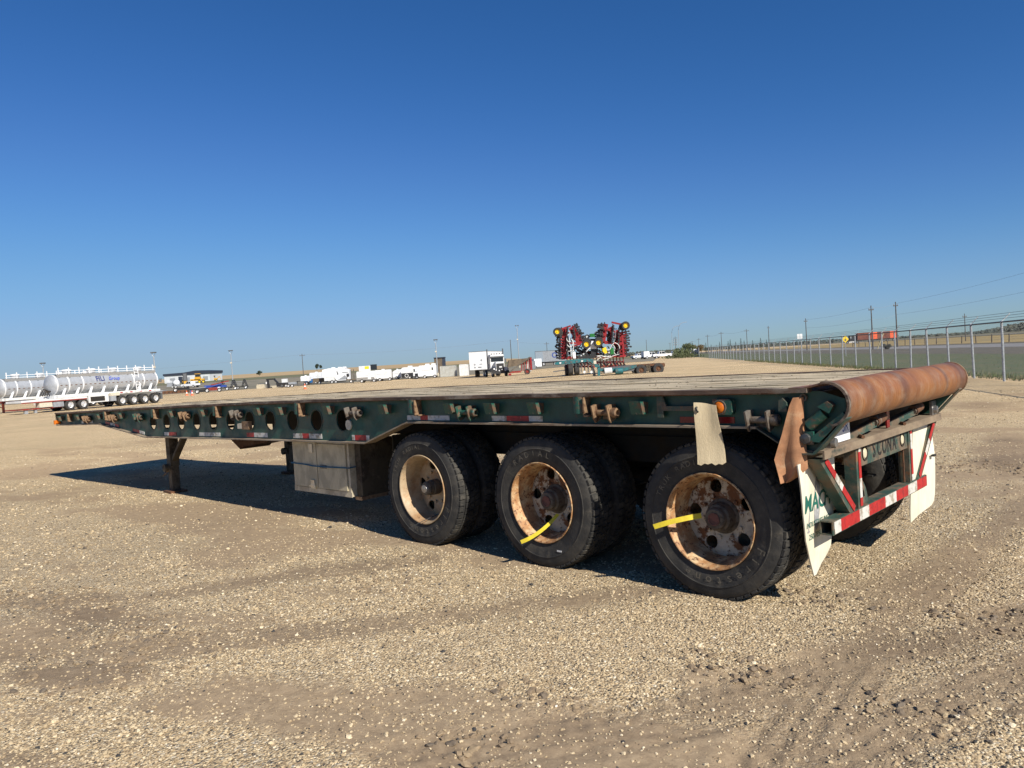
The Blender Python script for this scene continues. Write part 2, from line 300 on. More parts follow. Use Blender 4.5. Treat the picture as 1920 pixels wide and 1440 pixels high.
# ------------------------------------------------------------------ ground
def vnoise(x, y, seed):
    xi = np.floor(x).astype(np.int64); yi = np.floor(y).astype(np.int64); xf = x-xi; yf = y-yi
    def h(a, b):
        n_ = (a*374761393+b*668265263+seed*1442695041) & 0xffffffff; n_ = ((n_ ^ (n_ >> 13))*1274126177) & 0xffffffff
        return ((n_ ^ (n_ >> 16)) & 0xffff)/65535.0
    u = xf*xf*(3-2*xf); v = yf*yf*(3-2*yf)
    return (h(xi, yi)*(1-u)+h(xi+1, yi)*u)*(1-v)+(h(xi, yi+1)*(1-u)+h(xi+1, yi+1)*u)*v
def fbm(x, y, sc, oc, seed, ga=.5):
    a = 1; t = 0; tot = 0
    for i in range(oc):
        t = t+a*vnoise(x*sc+17.3*i, y*sc-9.1*i, seed+i); tot += a; a *= ga; sc *= 2.03
    return t/tot
DIRT = []
for px, py, sx, sy, k in [(150,1150,330,62,.9), (420,1165,240,30,.5), (120,1268,300,40,.7), (40,1430,300,40,.6), (620,1110,330,26,.35), (1660,1215,360,75,.75), (1330,1265,190,45,.55),
                          (1190,1370,330,36,.6), (1890,860,130,85,.8), (1640,1110,140,36,.5), (860,1250,330,30,.35), (1900,1330,120,50,.6), (700,1420,200,30,.5), (1830,760,120,14,.6), (1500,1290,200,24,.4)]:
    a = at(px, py); bx = at(px+sx*.5, py)-at(px-sx*.5, py); by = at(px, py-sy*.5)-at(px, py+sy*.5); DIRT.append((a, bx, by, k))
TRK = [[at(*p) for p in t] for t in ([(1960,1150),(1700,1215),(1420,1290),(1080,1375),(760,1440)], [(1960,930),(1840,1010),(1700,1120),(1560,1300),(1470,1440)], [(-60,1230),(260,1215),(620,1180),(1000,1130),(1250,1105)], [(-60,1130),(250,1120),(560,1075),(800,1050)], [(1500,1440),(1740,1330),(1960,1230)])]
def track_dist(x, y):
    best = np.full(x.shape, 9.0); par = np.zeros(x.shape)
    for pl in TRK:
        s0 = 0
        for a, b in zip(pl[:-1], pl[1:]):
            dx, dy = b.x-a.x, b.y-a.y; L2 = dx*dx+dy*dy; t = np.clip(((x-a.x)*dx+(y-a.y)*dy)/L2, 0, 1)
            d = ((x-a.x)*dy-(y-a.y)*dx)/math.sqrt(L2); e = np.hypot(x-a.x-t*dx, y-a.y-t*dy); d = np.where(d < 0, -e, e)
            k = np.abs(d) < np.abs(best); best = np.where(k, d, best); par = np.where(k, s0+t*math.sqrt(L2), par); s0 += math.sqrt(L2)
    return best, par
def dirt_mask(x, y):
    ca, sa = math.cos(.35), math.sin(.35); X = x*ca+y*sa; Y = -x*sa+y*ca
    wob = fbm(x, y, .9, 4, 51)-.5
    m = sm(.50, .66, fbm(X*.45, Y*1.1, .8, 5, 3, .55))*.75
    for a, bx, by, k in DIRT:
        det = bx.x*by.y-bx.y*by.x; dx, dy = x-a.x, y-a.y
        u = (dx*by.y-dy*by.x)/det; v = (bx.x*dy-bx.y*dx)/det
        m = np.maximum(m, k*sm(1.0, .25, np.hypot(u, v)*1.5+wob*1.6))
    td, _ = track_dist(x, y); m = np.maximum(m, .55*sm(.30, .10, np.abs(td)+wob*.35))
    return np.clip(m+(fbm(x, y, 5, 3, 77)-.5)*.5, 0, 1)
def soil_mask(x, y):
    wob = fbm(x, y, 1.3, 4, 151)-.5; m = np.zeros(x.shape)
    for a, bx, by, k in DIRT:
        if k < .6: continue
        det = bx.x*by.y-bx.y*by.x; dx, dy = x-a.x, y-a.y; u = (dx*by.y-dy*by.x)/det; v = (bx.x*dy-bx.y*dx)/det
        m = np.maximum(m, (k-.1)*sm(1.05, .2, np.hypot(u, v)*1.35+wob*1.3))
    td, _ = track_dist(x, y); m = np.maximum(m, .4*sm(.34, .12, np.abs(td)+wob*.4))
    return np.clip(m*(.55+.9*fbm(x, y, 3.5, 3, 171)), 0, 1)
def micro(x, y, r, dm):
    """small bumps, ruts and clods near the viewer"""
    f = np.clip(1-(r-4)/22, 0, 1)
    z = (fbm(x, y, 1.3, 3, 21)-.5)*.035+(fbm(x, y, 9, 3, 31)-.5)*.016*(1-.4*dm)
    clod = sm(.66, .8, fbm(x, y, 2.2, 3, 91))*(.3+dm)*fbm(x, y, 26, 2, 93)*.02
    td, tp = track_dist(x, y); inside = sm(.30, .20, np.abs(td)+(fbm(x, y, 2, 3, 66)-.5)*.25)
    rid = np.sin(td*60)*.0045+np.sin((tp+np.abs(td)*.6)*48)*.0035
    z = z+clod-inside*.010+inside*rid+sm(.36, .30, np.abs(td))*sm(.22, .28, np.abs(td))*.010*fbm(x, y, 3, 2, 12)
    # keep the ground level under the wheels and the landing legs
    under = sm(.8, .1, np.maximum(np.abs(y-1.25)-1.3, 0))*sm(.9, .2, np.maximum(np.abs(x+1.5)-2.2, 0)); z = np.where(under > 0, z*(1-.7*under)-.002*under, z)
    return z*f
def make_ground():
    a0 = math.atan2(FX[1], FX[0]); half = R(50)
    fine = np.linspace(-half, half, 300); rest = np.linspace(half, 2*math.pi-half, 40)[1:-1]; ang = np.concatenate([fine, rest])+a0
    rr = np.concatenate([[.15], np.geomspace(.6, 30, 420), np.geomspace(31, 6000, 190)]); na, nr = len(ang), len(rr)
    A, Rr = np.meshgrid(ang, rr, indexing='ij'); X = CX+Rr*np.cos(A); Y = CY+Rr*np.sin(A)
    dm = np.where(Rr < 140, dirt_mask(X, Y)*(1-.75*sm(14, 45, Rr)), .08); Z = ht(X, Y)+np.where(Rr < 30, micro(X, Y, Rr, dm), 0)
    V = np.stack([X, Y, Z], -1).reshape(-1, 3)
    i, j = np.meshgrid(np.arange(na), np.arange(nr-1), indexing='ij'); i2 = (i+1) % na
    Fq = np.stack([i*nr+j, i*nr+j+1, i2*nr+j+1, i2*nr+j], -1).reshape(-1, 4)
    me = bpy.data.meshes.new('ground'); me.vertices.add(len(V)); me.vertices.foreach_set('co', V.ravel()); me.loops.add(Fq.size); me.loops.foreach_set('vertex_index', Fq.ravel())
    me.polygons.add(len(Fq)); me.polygons.foreach_set('loop_start', np.arange(0, Fq.size, 4)); me.polygons.foreach_set('use_smooth', np.ones(len(Fq), bool)); me.update()
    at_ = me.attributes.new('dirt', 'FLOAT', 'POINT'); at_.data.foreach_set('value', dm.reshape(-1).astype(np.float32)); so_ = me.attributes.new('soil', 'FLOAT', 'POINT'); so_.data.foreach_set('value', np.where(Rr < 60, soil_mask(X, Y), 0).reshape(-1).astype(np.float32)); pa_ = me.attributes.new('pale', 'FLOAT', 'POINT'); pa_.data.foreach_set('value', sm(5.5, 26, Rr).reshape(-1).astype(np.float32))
    o = bpy.data.objects.new('ground', me); COL.objects.link(o); return struct(o)
def ground_mat():
    m, n, b = newmat('gravel_and_dirt'); L = n.links; v = coords(n, (1, 1, 1))
    at_ = n.nodes.new('ShaderNodeAttribute'); at_.attribute_name = 'dirt'
    def vor(sc):
        t = n.nodes.new('ShaderNodeTexVoronoi'); t.inputs['Scale'].default_value = sc; L.new(v, t.inputs['Vector']); return t
    pal = [(0, (0.066, 0.060, 0.050)), (.06, (0.141, 0.113, 0.084)), (.14, (0.269, 0.195, 0.115)), (.34, (0.398, 0.301, 0.180)), (.60, (0.506, 0.392, 0.238)), (.80, (0.628, 0.510, 0.325)), (.93, (0.720, 0.618, 0.438)), (1, (0.817, 0.743, 0.591))]
    v1 = vor(62); v2 = vor(125); cols = []
    for t in (v1, v2):
        sp = n.nodes.new('ShaderNodeSeparateColor'); L.new(t.outputs['Color'], sp.inputs[0]); rp = ramp(n, pal); L.new(sp.outputs[0], rp.inputs[0]); cols.append(rp.outputs[0])
    pick = noise(n, v, 30, 2, .5); rpk = ramp(n, [(.47, (0,0,0)), (.53, (1,1,1))]); L.new(pick.outputs[0], rpk.inputs[0]); grav = mixc(n, rpk.outputs[0], cols[0], cols[1])
    dn = noise(n, v, 14, 9, .75); dr = ramp(n, [(.3, (0.226, 0.167, 0.108)), (.5, (0.318, 0.239, 0.155)), (.7, (0.411, 0.318, 0.208))]); L.new(dn.outputs[0], dr.inputs[0])
    # dirt shows between the stones everywhere, and alone where stones are few
    ed = noise(n, v, 45, 3, .6); ma = n.nodes.new('ShaderNodeMath'); ma.operation = 'MULTIPLY_ADD'; L.new(at_.outputs['Fac'], ma.inputs[0]); ma.inputs[1].default_value = .75; L.new(ed.outputs[0], ma.inputs[2])
    rf = ramp(n, [(.42, (0,0,0)), (1.0, (1,1,1))]); L.new(ma.outputs[0], rf.inputs[0]); c = mixc(n, rf.outputs[0], grav, dr.outputs[0])
    sa = n.nodes.new('ShaderNodeAttribute'); sa.attribute_name = 'soil'; sr = ramp(n, [(0, (1, 1, 1)), (1, (.58, .575, .60))]); L.new(sa.outputs['Fac'], sr.inputs[0]); c = mixc(n, 1, c, sr.outputs[0], 'MULTIPLY')   # darker packed soil
    big = noise(n, v, .13, 5, .6); rb = ramp(n, [(.3, (.86, .85, .83)), (.7, (1.12, 1.10, 1.06))]); L.new(big.outputs[0], rb.inputs[0]); c = mixc(n, 1, c, rb.outputs[0], 'MULTIPLY')
    pl = n.nodes.new('ShaderNodeAttribute'); pl.attribute_name = 'pale'; pr_ = ramp(n, [(0, (1, 1, 1)), (1, (1.30, 1.25, 1.15))]); L.new(pl.outputs['Fac'], pr_.inputs[0]); c = mixc(n, 1, c, pr_.outputs[0], 'MULTIPLY')   # sun-facing brightening of the far gravel, painted into its colour
    L.new(c, b.inputs['Base Color']); b.inputs['Roughness'].default_value = .95; b.inputs['Specular IOR Level'].default_value = .2
    inv = n.nodes.new('ShaderNodeMath'); inv.operation = 'SUBTRACT'; inv.inputs[0].default_value = 1; L.new(rf.outputs[0], inv.inputs[1])
    hh = n.nodes.new('ShaderNodeMath'); hh.operation = 'MULTIPLY'; L.new(v1.outputs['Distance'], hh.inputs[0]); L.new(inv.outputs[0], hh.inputs[1])
    h2 = n.nodes.new('ShaderNodeMath'); h2.operation = 'MULTIPLY_ADD'; L.new(dn.outputs[0], h2.inputs[0]); h2.inputs[1].default_value = -.6; L.new(hh.outputs[0], h2.inputs[2])
    bp = n.nodes.new('ShaderNodeBump'); bp.invert = True; bp.inputs['Strength'].default_value = .9; bp.inputs['Distance'].default_value = .014; L.new(h2.outputs[0], bp.inputs['Height']); L.new(bp.outputs[0], b.inputs['Normal'])
    return m
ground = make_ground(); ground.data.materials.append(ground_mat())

# loose stones: one stuff object, a cloud of points that carries real pebble meshes
def pebble_mat():
    m, n, b = newmat('pebbles'); L = n.links; a = n.nodes.new('ShaderNodeAttribute'); a.attribute_type = 'INSTANCER'; a.attribute_name = 'tone'
    r = ramp(n, [(0, (0.057, 0.054, 0.051)), (.06, (0.120, 0.102, 0.082)), (.15, (0.237, 0.173, 0.109)), (.36, (0.387, 0.292, 0.175)), (.60, (0.507, 0.397, 0.242)), (.82, (0.651, 0.527, 0.341)), (.93, (0.742, 0.634, 0.449)), (1, (0.862, 0.786, 0.641))]); L.new(a.outputs['Fac'], r.inputs[0])
    v = coords(n); n1 = noise(n, v, 1.6, 4, .6); r1 = ramp(n, [(.3, (.78,)*3), (.7, (1.1,)*3)]); L.new(n1.outputs[0], r1.inputs[0])
    L.new(mixc(n, 1, r.outputs[0], r1.outputs[0], 'MULTIPLY'), b.inputs['Base Color']); b.inputs['Roughness'].default_value = .8; b.inputs['Specular IOR Level'].default_value = .3; return m
def make_pebbles():
    a0 = math.atan2(FX[1], FX[0]); P = []; S = []
    for r0, r1, dens, smin, smax in [(2.2, 5.2, 3600, .003, .0135), (5.2, 8.5, 1800, .004, .0145), (8.5, 14, 420, .006, .017), (14, 26, 55, .009, .023)]:
        h = R(44); area = h*(r1*r1-r0*r0); N = int(area*dens); rr = np.sqrt(rng.uniform(r0*r0, r1*r1, N)); an = a0+rng.uniform(-h, h, N)
        x = CX+rr*np.cos(an); y = CY+rr*np.sin(an); dm = dirt_mask(x, y); cl = fbm(x, y, 1.6, 3, 44)
        keep = rng.random(N) < np.clip(1.05-1.0*dm, .13, 1)*np.clip(.25+1.5*(cl-.25), .2, 1)
        x, y, rr, dm = x[keep], y[keep], rr[keep], dm[keep]; s = smin+(smax-smin)*rng.beta(1.1, 4.2, len(x)); big = rng.random(len(x)) < .012; s = np.where(big, s*rng.uniform(1.4, 2.4, len(x)), s)
        z = ht(x, y)+micro(x, y, rr, dm)+s*.18; P.append(np.stack([x, y, z], -1)); S.append(s)
    nst = sum(len(q_) for q_ in P)
    for px, py, rad, n_ in [(140,1128,.35,90), (60,1120,.3,50), (255,1186,.4,80), (1375,1250,.22,70), (1890,1165,.3,70), (1860,872,.5,90), (1800,880,.5,70), (700,1095,.3,40), (1010,1310,.2,40), (1540,1120,.25,50), (120,1265,.4,50), (1700,1330,.25,40), (880,1395,.2,35), (300,1215,.4,60)]:
        c = at(px, py); a = rng.uniform(0, 6.28, n_); q_ = rad*np.sqrt(rng.random(n_)); x = c.x+q_*np.cos(a)*1.6; y = c.y+q_*np.sin(a)*.8; s = rng.uniform(.006, .024, n_); rr = np.hypot(x-CX, y-CY)
        P.append(np.stack([x, y, ht(x, y)+micro(x, y, rr, dirt_mask(x, y))+s*.1], -1)); S.append(s)
    P = np.concatenate(P); S = np.concatenate(S); N = len(P)
    me = bpy.data.meshes.new('pebbles'); me.vertices.add(N); me.vertices.foreach_set('co', P.ravel())
    sc = S[:, None]*rng.uniform(.75, 1.3, (N, 3))*np.array([1.0, 1.0, .62]); rot = np.stack([rng.normal(0, .25, N), rng.normal(0, .25, N), rng.uniform(0, 6.28, N)], -1)
    for nm, tp, arr in (('scl', 'FLOAT_VECTOR', sc), ('rot', 'FLOAT_VECTOR', rot)):
        q = me.attributes.new(nm, tp, 'POINT'); q.data.foreach_set('vector', arr.astype(np.float32).ravel())
    q = me.attributes.new('tone', 'FLOAT', 'POINT'); tone = np.clip(rng.beta(2.4, 2.0, N)-(rng.random(N) < .07)*.5, 0, 1); tone[nst:] = rng.uniform(.08, .24, N-nst); q.data.foreach_set('value', tone.astype(np.float32))
    q = me.attributes.new('kindi', 'INT', 'POINT'); q.data.foreach_set('value', rng.integers(0, 4, N).astype(np.int32))
    o = bpy.data.objects.new('pebbles', me); COL.objects.link(o); struct(o, 'stuff'); o['label'] = 'loose tan and grey pebbles strewn over the gravel yard'
    pm = pebble_mat(); ng = bpy.data.node_groups.new('pebble_scatter', 'GeometryNodeTree')
    ng.interface.new_socket('Geometry', in_out='INPUT', socket_type='NodeSocketGeometry'); ng.interface.new_socket('Geometry', in_out='OUTPUT', socket_type='NodeSocketGeometry')
    gi = ng.nodes.new('NodeGroupInput'); go = ng.nodes.new('NodeGroupOutput'); join = ng.nodes.new('GeometryNodeJoinGeometry')
    def attr(nm, tp):
        a = ng.nodes.new('GeometryNodeInputNamedAttribute'); a.data_type = tp; a.inputs[0].default_value = nm; return a.outputs[0]
    ki = attr('kindi', 'INT'); sc_ = attr('scl', 'FLOAT_VECTOR'); ro = attr('rot', 'FLOAT_VECTOR')
    e2r = ng.nodes.new('FunctionNodeEulerToRotation'); ng.links.new(ro, e2r.inputs[0])
    for k in range(4):
        ico = ng.nodes.new('GeometryNodeMeshIcoSphere'); ico.inputs['Radius'].default_value = 1; ico.inputs['Subdivisions'].default_value = 2
        nz = ng.nodes.new('ShaderNodeTexNoise'); nz.inputs['Scale'].default_value = 1.1; ps = ng.nodes.new('GeometryNodeInputPosition'); ad = ng.nodes.new('ShaderNodeVectorMath'); ad.operation = 'ADD'; ad.inputs[1].default_value = (k*7.1, k*3.3, k*5.7)
        ng.links.new(ps.outputs[0], ad.inputs[0]); ng.links.new(ad.outputs[0], nz.inputs['Vector'])
        mr = ng.nodes.new('ShaderNodeMapRange'); mr.inputs[1].default_value = .3; mr.inputs[2].default_value = .7; mr.inputs[3].default_value = .6; mr.inputs[4].default_value = 1.3; ng.links.new(nz.outputs[0], mr.inputs[0])
        vm = ng.nodes.new('ShaderNodeVectorMath'); vm.operation = 'SCALE'; ng.links.new(ps.outputs[0], vm.inputs[0]); ng.links.new(mr.outputs[0], vm.inputs['Scale'])
        sp = ng.nodes.new('GeometryNodeSetPosition'); ng.links.new(ico.outputs[0], sp.inputs[0]); ng.links.new(vm.outputs[0], sp.inputs['Position'])
        sm_ = ng.nodes.new('GeometryNodeSetMaterial'); sm_.inputs['Material'].default_value = pm; ng.links.new(sp.outputs[0], sm_.inputs[0])
        cp = ng.nodes.new('FunctionNodeCompare'); cp.data_type = 'INT'; cp.operation = 'EQUAL'
        ii = [s for s in cp.inputs if s.type == 'INT']; ng.links.new(ki, ii[0]); ii[1].default_value = k
        ip = ng.nodes.new('GeometryNodeInstanceOnPoints'); ng.links.new(gi.outputs[0], ip.inputs['Points']); ng.links.new(cp.outputs[0], ip.inputs['Selection']); ng.links.new(sm_.outputs[0], ip.inputs['Instance'])
        ng.links.new(e2r.outputs[0], ip.inputs['Rotation']); ng.links.new(sc_, ip.inputs['Scale']); ng.links.new(ip.outputs[0], join.inputs[0])
    ng.links.new(join.outputs[0], go.inputs[0]); md = o.modifiers.new('scatter', 'NODES'); md.node_group = ng; me.materials.append(pm)
    print('pebbles', N)
make_pebbles()

# ------------------------------------------------------------------ the flat deck trailer
def dz(x): return -.166*max(0, min(1, (-3-x)/11.33))**1.5
def bend(v): return (v[0], v[1], v[2]+dz(v[0]))
TR = thing('flatbed_trailer', 'long dark green triaxle flatbed trailer with weathered wood deck and rusty rounded tail', 'trailer', (0, 0, 0))
XF, XR = -14.36, .66           # front and rear ends of the straight rail
YN, YF = -.05, 2.56            # outer faces
def subdiv(poly, step=.6):
    out = []
    for a, b in zip(poly, poly[1:]+poly[:1]):
        k = max(1, int(math.hypot(b[0]-a[0], b[1]-a[1])/step))
        for i in range(k): out.append((a[0]+(b[0]-a[0])*i/k, a[1]+(b[1]-a[1])*i/k))
    return out
WEB = [(XF, 1.19), (-11.9, 1.19), (-9.85, .972), (-3.92, .972), (-3.20, 1.19), (.40, 1.19), (.56, 1.085), (.70, 1.03), (.755, 1.035), (.80, 1.08), (.95, 1.25), (.95, 1.36), (.80, 1.41), (XF, 1.41)]
HOLES = [circ(-9.612+.5232*i, 1.198, .116, .114, 24) for i in range(11)]
sidew = MB().plate(subdiv(WEB), HOLES, 'y', .02, .032).build('side_beam', GREEN, TR, warp=bend)
ring_me = MB().lathe([(.116, .015), (.128, .015), (.128, .021), (.116, .021)], 24, (0, 0, 1.198), closed=True).mesh('hole_rim', GREEND)
for i in range(11): inst('hole_rim', ring_me, sidew, (-9.612+.5232*i, 0, dz(-9.612+.5232*i)))
farw = MB().plate(subdiv(WEB), HOLES, 'y', YF-.117, YF-.105).build('side_beam', GREEN, TR, warp=bend)
FLNG = mat('dusty_flange', (.30, .245, .175), .75, 0, (.15, .09, .05), 6, .48, .62, var=.3, bump=.2, stretch=(.3, 1, 1))
def flange(pts, y0, y1, t, name, m_, par):
    mb = MB()
    P = []
    for a, b in zip(pts[:-1], pts[1:]):
        k = max(1, int(math.hypot(b[0]-a[0], b[1]-a[1])/.5))
        for i in range(k): P.append((a[0]+(b[0]-a[0])*i/k, a[1]+(b[1]-a[1])*i/k))
    P.append(pts[-1]); n_ = len(P); V = []; F = []
    for x, z in P: V += [(x, y0, z), (x, y1, z), (x, y1, z+t), (x, y0, z+t)]
    for i in range(n_-1):
        for k in range(4): F.append((i*4+k, i*4+(k+1) % 4, i*4+4+(k+1) % 4, i*4+4+k))
    F += [(0, 1, 2, 3), tuple((n_-1)*4+k for k in (3, 2, 1, 0))]
    return mb.add(V, F).build(name, m_, par, warp=bend)
BOT = [(XF, 1.177), (-11.9, 1.177), (-9.85, .957), (-3.92, .957), (-3.20, 1.177), (.40, 1.177)]
for y0, y1, par in ((-.045, .10, sidew), (YF-.145, YF-.005, farw)):
    flange(BOT, y0, y1, .015, 'bottom_flange', FLNG, par)
# rub rail (top edge) of each side, slightly wavy
for nm, y0, y1, par in (('rub_rail', YN, .03, sidew), ('rub_rail', YF-.08, YF, farw)):
    pts = [(XF-.01, 1.406)]
    while pts[-1][0] < .55: pts.append((min(.56, pts[-1][0]+.45), 1.406+random.uniform(-.004, .004)))
    pts += [(.70, 1.405), (.745, 1.404)]
    flange(pts, y0, y1, .028, nm, RUSTE, par)
flange([(XF-.005, 1.398), (.56, 1.398)], YN+.012, .05, .008, 'rail_lip', RUSTM, sidew)
# deck planks
NP = 16; pw = (YF-.085-.035)/NP
for k in range(NP):
    y0 = .034+k*pw; mb = MB(); V = []; F = []; nx = 46; zo = random.uniform(-.004, .004)
    for i in range(nx+1):
        x = XF+.02+(.60-XF-.02)*i/nx; z = 1.424+zo+random.uniform(-.0035, .0035); e = .0012+random.uniform(0, .0015)
        V += [(x, y0+e, 1.385), (x, y0+pw-e, 1.385), (x, y0+pw-e, z+random.uniform(-.003, .003)), (x, y0+e, z)]
    for i in range(nx):
        for q in range(4): F.append((i*4+q, i*4+(q+1) % 4, i*4+4+(q+1) % 4, i*4+4+q))
    F += [(0, 1, 2, 3), tuple(nx*4+q for q in (3, 2, 1, 0))]
    mb.add(V, F).build('plank', WOOD, TR, smooth=0, warp=bend)
# splinters, dirt and small stones lying on the deck
mb = MB()
for i in range(1700):
    x = random.uniform(-13.8, .55); y = random.uniform(.06, 2.4); s = random.uniform(.003, .009)*(2.2 if random.random() < .05 else 1); z = 1.424
    a = random.uniform(0, 3.1); vv = []
    for q in range(6): t = a+q*math.pi/3; vv.append((x+s*1.6*math.cos(t)*random.uniform(.6, 1.3), y+s*math.sin(t)*random.uniform(.6, 1.2), z))
    vv.append((x, y, z+s*random.uniform(.4, 1.0))); mb.add(vv, [(q, (q+1) % 6, 6) for q in range(6)])
crumb = mb.build('deck_crumbs', mat('deck_crumbs', (.36, .29, .20), .9, 0, (.10, .08, .06), 3, .4, .6, var=.4), TR, smooth=0, warp=bend); crumb['kind'] = 'stuff'
# front bulk plate, cross members, running gear beams
fb = MB().box(XF-.012, XF+.0, YN+.01, YF-.01, 1.20, 1.40).build('front_plate', GREEND, TR, warp=bend)
for k in range(30):
    x = -13.9+k*.49; MB().box(x-.03, x+.03, .07, YF-.12, 1.31, 1.382).build('cross_member', DARK, TR, warp=bend)
for y in (.72, 1.72): MB().box(-12, -7.2, y, y+.08, 1.085, 1.308).box(-7.2, .45, y, y+.08, .99, 1.308).build('inner_beam', DARK, TR, warp=bend)
for y in (.70, 1.70):
    MB().box(-3.7, .55, y, y+.1, .80, 1.018).build('suspension_beam', DARK, TR)
for k in range(3):
    x = -1.543*k; ax = MB().cyl((x, .28, .53), (x, 2.22, .53), .075, n=14).build('axle', DARK, TR)
    for y in (.72, 1.72):
        mb = MB()
        for j in range(5): mb.box(x-.5+j*.07, x+.5-j*.07, y, y+.09, .60+j*.02, .615+j*.02)
        mb.build('leaf_spring', DARK, ax); MB().cyl((x, y-.18, .53), (x, y-.06, .53), .19, n=20).build('brake_drum', DARK, ax)
# ---- wheels
def tyre_mesh():
    mb = MB(); prof = [(.318, .035), (.335, .012), (.36, .004), (.40, -.004), (.445, -.008), (.447, -.011), (.452, -.011), (.455, -.007), (.49, -.003), (.516, .006), (.533, .018), (.5385, .028), (.5395, .06), (.540, .14), (.5395, .22), (.5385, .252), (.533, .262), (.49, .283), (.44, .288), (.38, .283), (.335, .268), (.318, .25)]
    mb.lathe(prof, 72)
    nb = 56
    for row, (y0, y1, off, fill) in enumerate([(.010, .066, 0, .72), (.078, .125, .5, .84), (.135, .182, .15, .84), (.194, .256, .6, .72)]):
        for i in range(nb):
            t0 = (i+off)*2*math.pi/nb; t1 = t0+fill*2*math.pi/nb; V = []
            for r in (.528, .555):
                for t, y in ((t0, y0), (t1, y0), (t1+.012, y1), (t0+.012, y1)):
                    rr = r-(.010 if (r > .54 and ((row == 0 and y == y0) or (row == 3 and y == y1))) else 0); V.append((rr*math.cos(t), y, rr*math.sin(t)))
            mb.add(V, [(0,3,2,1),(4,5,6,7),(0,1,5,4),(1,2,6,5),(2,3,7,6),(3,0,4,7)], 1)
    def w(v):
        if v[2] < -.532: return (v[0]*1.01, v[1]+(v[1]-.14)*.06, -.532+(v[2]+.532)*.12)
        k = max(0, (-v[2]-.38)/.15); return (v[0], v[1]+(v[1]-.14)*.07*k, v[2])
    return mb.mesh('tyre', [RUBBER, RUBBERT], 32, w)
TYRE = tyre_mesh()
def rim_mesh(mlip, mdisc):
    mb = MB(); mb.lathe([(.318, .035), (.334, .008), (.338, .0), (.334, -.007), (.327, -.005), (.321, .006), (.315, .02), (.303, .045), (.296, .09), (.291, .15), (.287, .222)], 56)
    hol = [circ(.215*math.cos(a), .215*math.sin(a), .047, .047, 18) for a in [R(100+72*i) for i in range(5)]]
    s0 = len(mb.V); mb.plate(circ(0, 0, .288, n=56), hol, 'y', .212, .226, 1)
    V = mb.V
    for i in range(s0, len(V)):
        x, y, z = V[i]; r = math.hypot(x, z); V[i] = (x, y-.05*sm(.285, .235, r)*(.5)+.03*sm(.2, .13, r), z)
    for a in range(10):
        t = R(36*a+8); c = Vector((.152*math.cos(t), 0, .152*math.sin(t))); mb.cyl(c+Vector((0, .236, 0)), c+Vector((0, .180, 0)), .017, .015, 6, m=1)
    return mb.mesh('wheel', [mlip, mdisc], 35)
RIMA = rim_mesh(RIMLIP, RIM); RIMB = rim_mesh(RIM2, RIM2)
HUBM = MB().lathe([(.125, .20), (.125, .135), (.105, .125), (.10, .09), (.094, .06), (.078, .052), (.074, .02), (.066, .012), (.0, .012)], 28).mesh('hub', HUB)
HUBC = MB().lathe([(.125, .20), (.10, .15), (.075, .14), (.075, .06), (.068, .055), (.068, .0), (.058, -.012), (.0, -.012)], 28).mesh('hub', HUB)
PLUG = MB().lathe([(.045, .013), (.045, .004), (.036, .004), (.036, .008), (.0, .008)], 20).mesh('hub_plug', REDCAP); PLUGC = MB().lathe([(.045, -.012), (.038, -.03), (.0, -.034)], 20).mesh('hub_plug', CHROME)
def ring_text(mb, s_, th0, th1, rad, size):
    k = len(s_)
    for i, ch in enumerate(s_):
        if ch == ' ': continue
        t = R(th0+(th1-th0)*i/max(1, k-1)); c0 = (math.cos(t), 0, -math.sin(t)); c1 = (math.sin(t), 0, math.cos(t))
        s0 = len(mb.V); add_text(mb, ch, size, (rad*math.sin(t), -.0125, rad*math.cos(t)), c0, c1, 1.05)
        k0 = s0; vv = mb.V[k0:]; mb.V += [(x, y+.008, z) for x, y, z in vv]
    return mb
def letters(words):
    mb = MB()
    for a in words:
        t = MB()
        for i, ch in enumerate(a[0]):
            if ch == ' ': continue
            th = R(a[1]+(a[2]-a[1])*i/max(1, len(a[0])-1)); c0 = (math.cos(th), 0, -math.sin(th)); c1 = (math.sin(th), 0, math.cos(th))
            add_text(mb, ch, a[4], (a[3]*math.sin(th), -.0125, a[3]*math.cos(th)), c0, c1, 1.05)
    return mb.mesh('tyre_lettering', LETTER, 0)
LET1 = letters([('Firestone', 113, 206, .405, .085), ('TRUK RADIAL', -66, 2, .412, .055)]); LET2 = letters([('RADIAL', -38, 16, .41, .065), ('Firestone', 75, 20, .41, .0001)])
TXW = {0: LET1, 1: LET2, 2: LET1}
def tag_strip(p0, p1, p2, w_, m_, par):
    mb = MB(); P0, P1, P2 = Vector(p0), Vector(p1), Vector(p2); V = []; n_ = 10
    for i in range(n_+1):
        t = i/n_; p = P0*(1-t)**2+P1*2*t*(1-t)+P2*t*t; d = (P1-P0)*(1-t)+(P2-P1)*t; d.normalize(); a = d.cross(Vector((.2, -1, .1))).normalized(); a = a.lerp(Vector((0, 0, 1)), .2).normalized()
        for s_ in (-.5, .5):
            for e in (0, .0015): V.append(p+a*s_*w_+Vector((0, e, 0)))
    F = []
    for i in range(n_):
        o = i*4; F += [(o, o+2, o+6, o+4), (o+1, o+5, o+7, o+3), (o, o+4, o+5, o+1), (o+2, o+3, o+7, o+6)]
    return mb.add(V, F).build('tape_strip', m_, par)
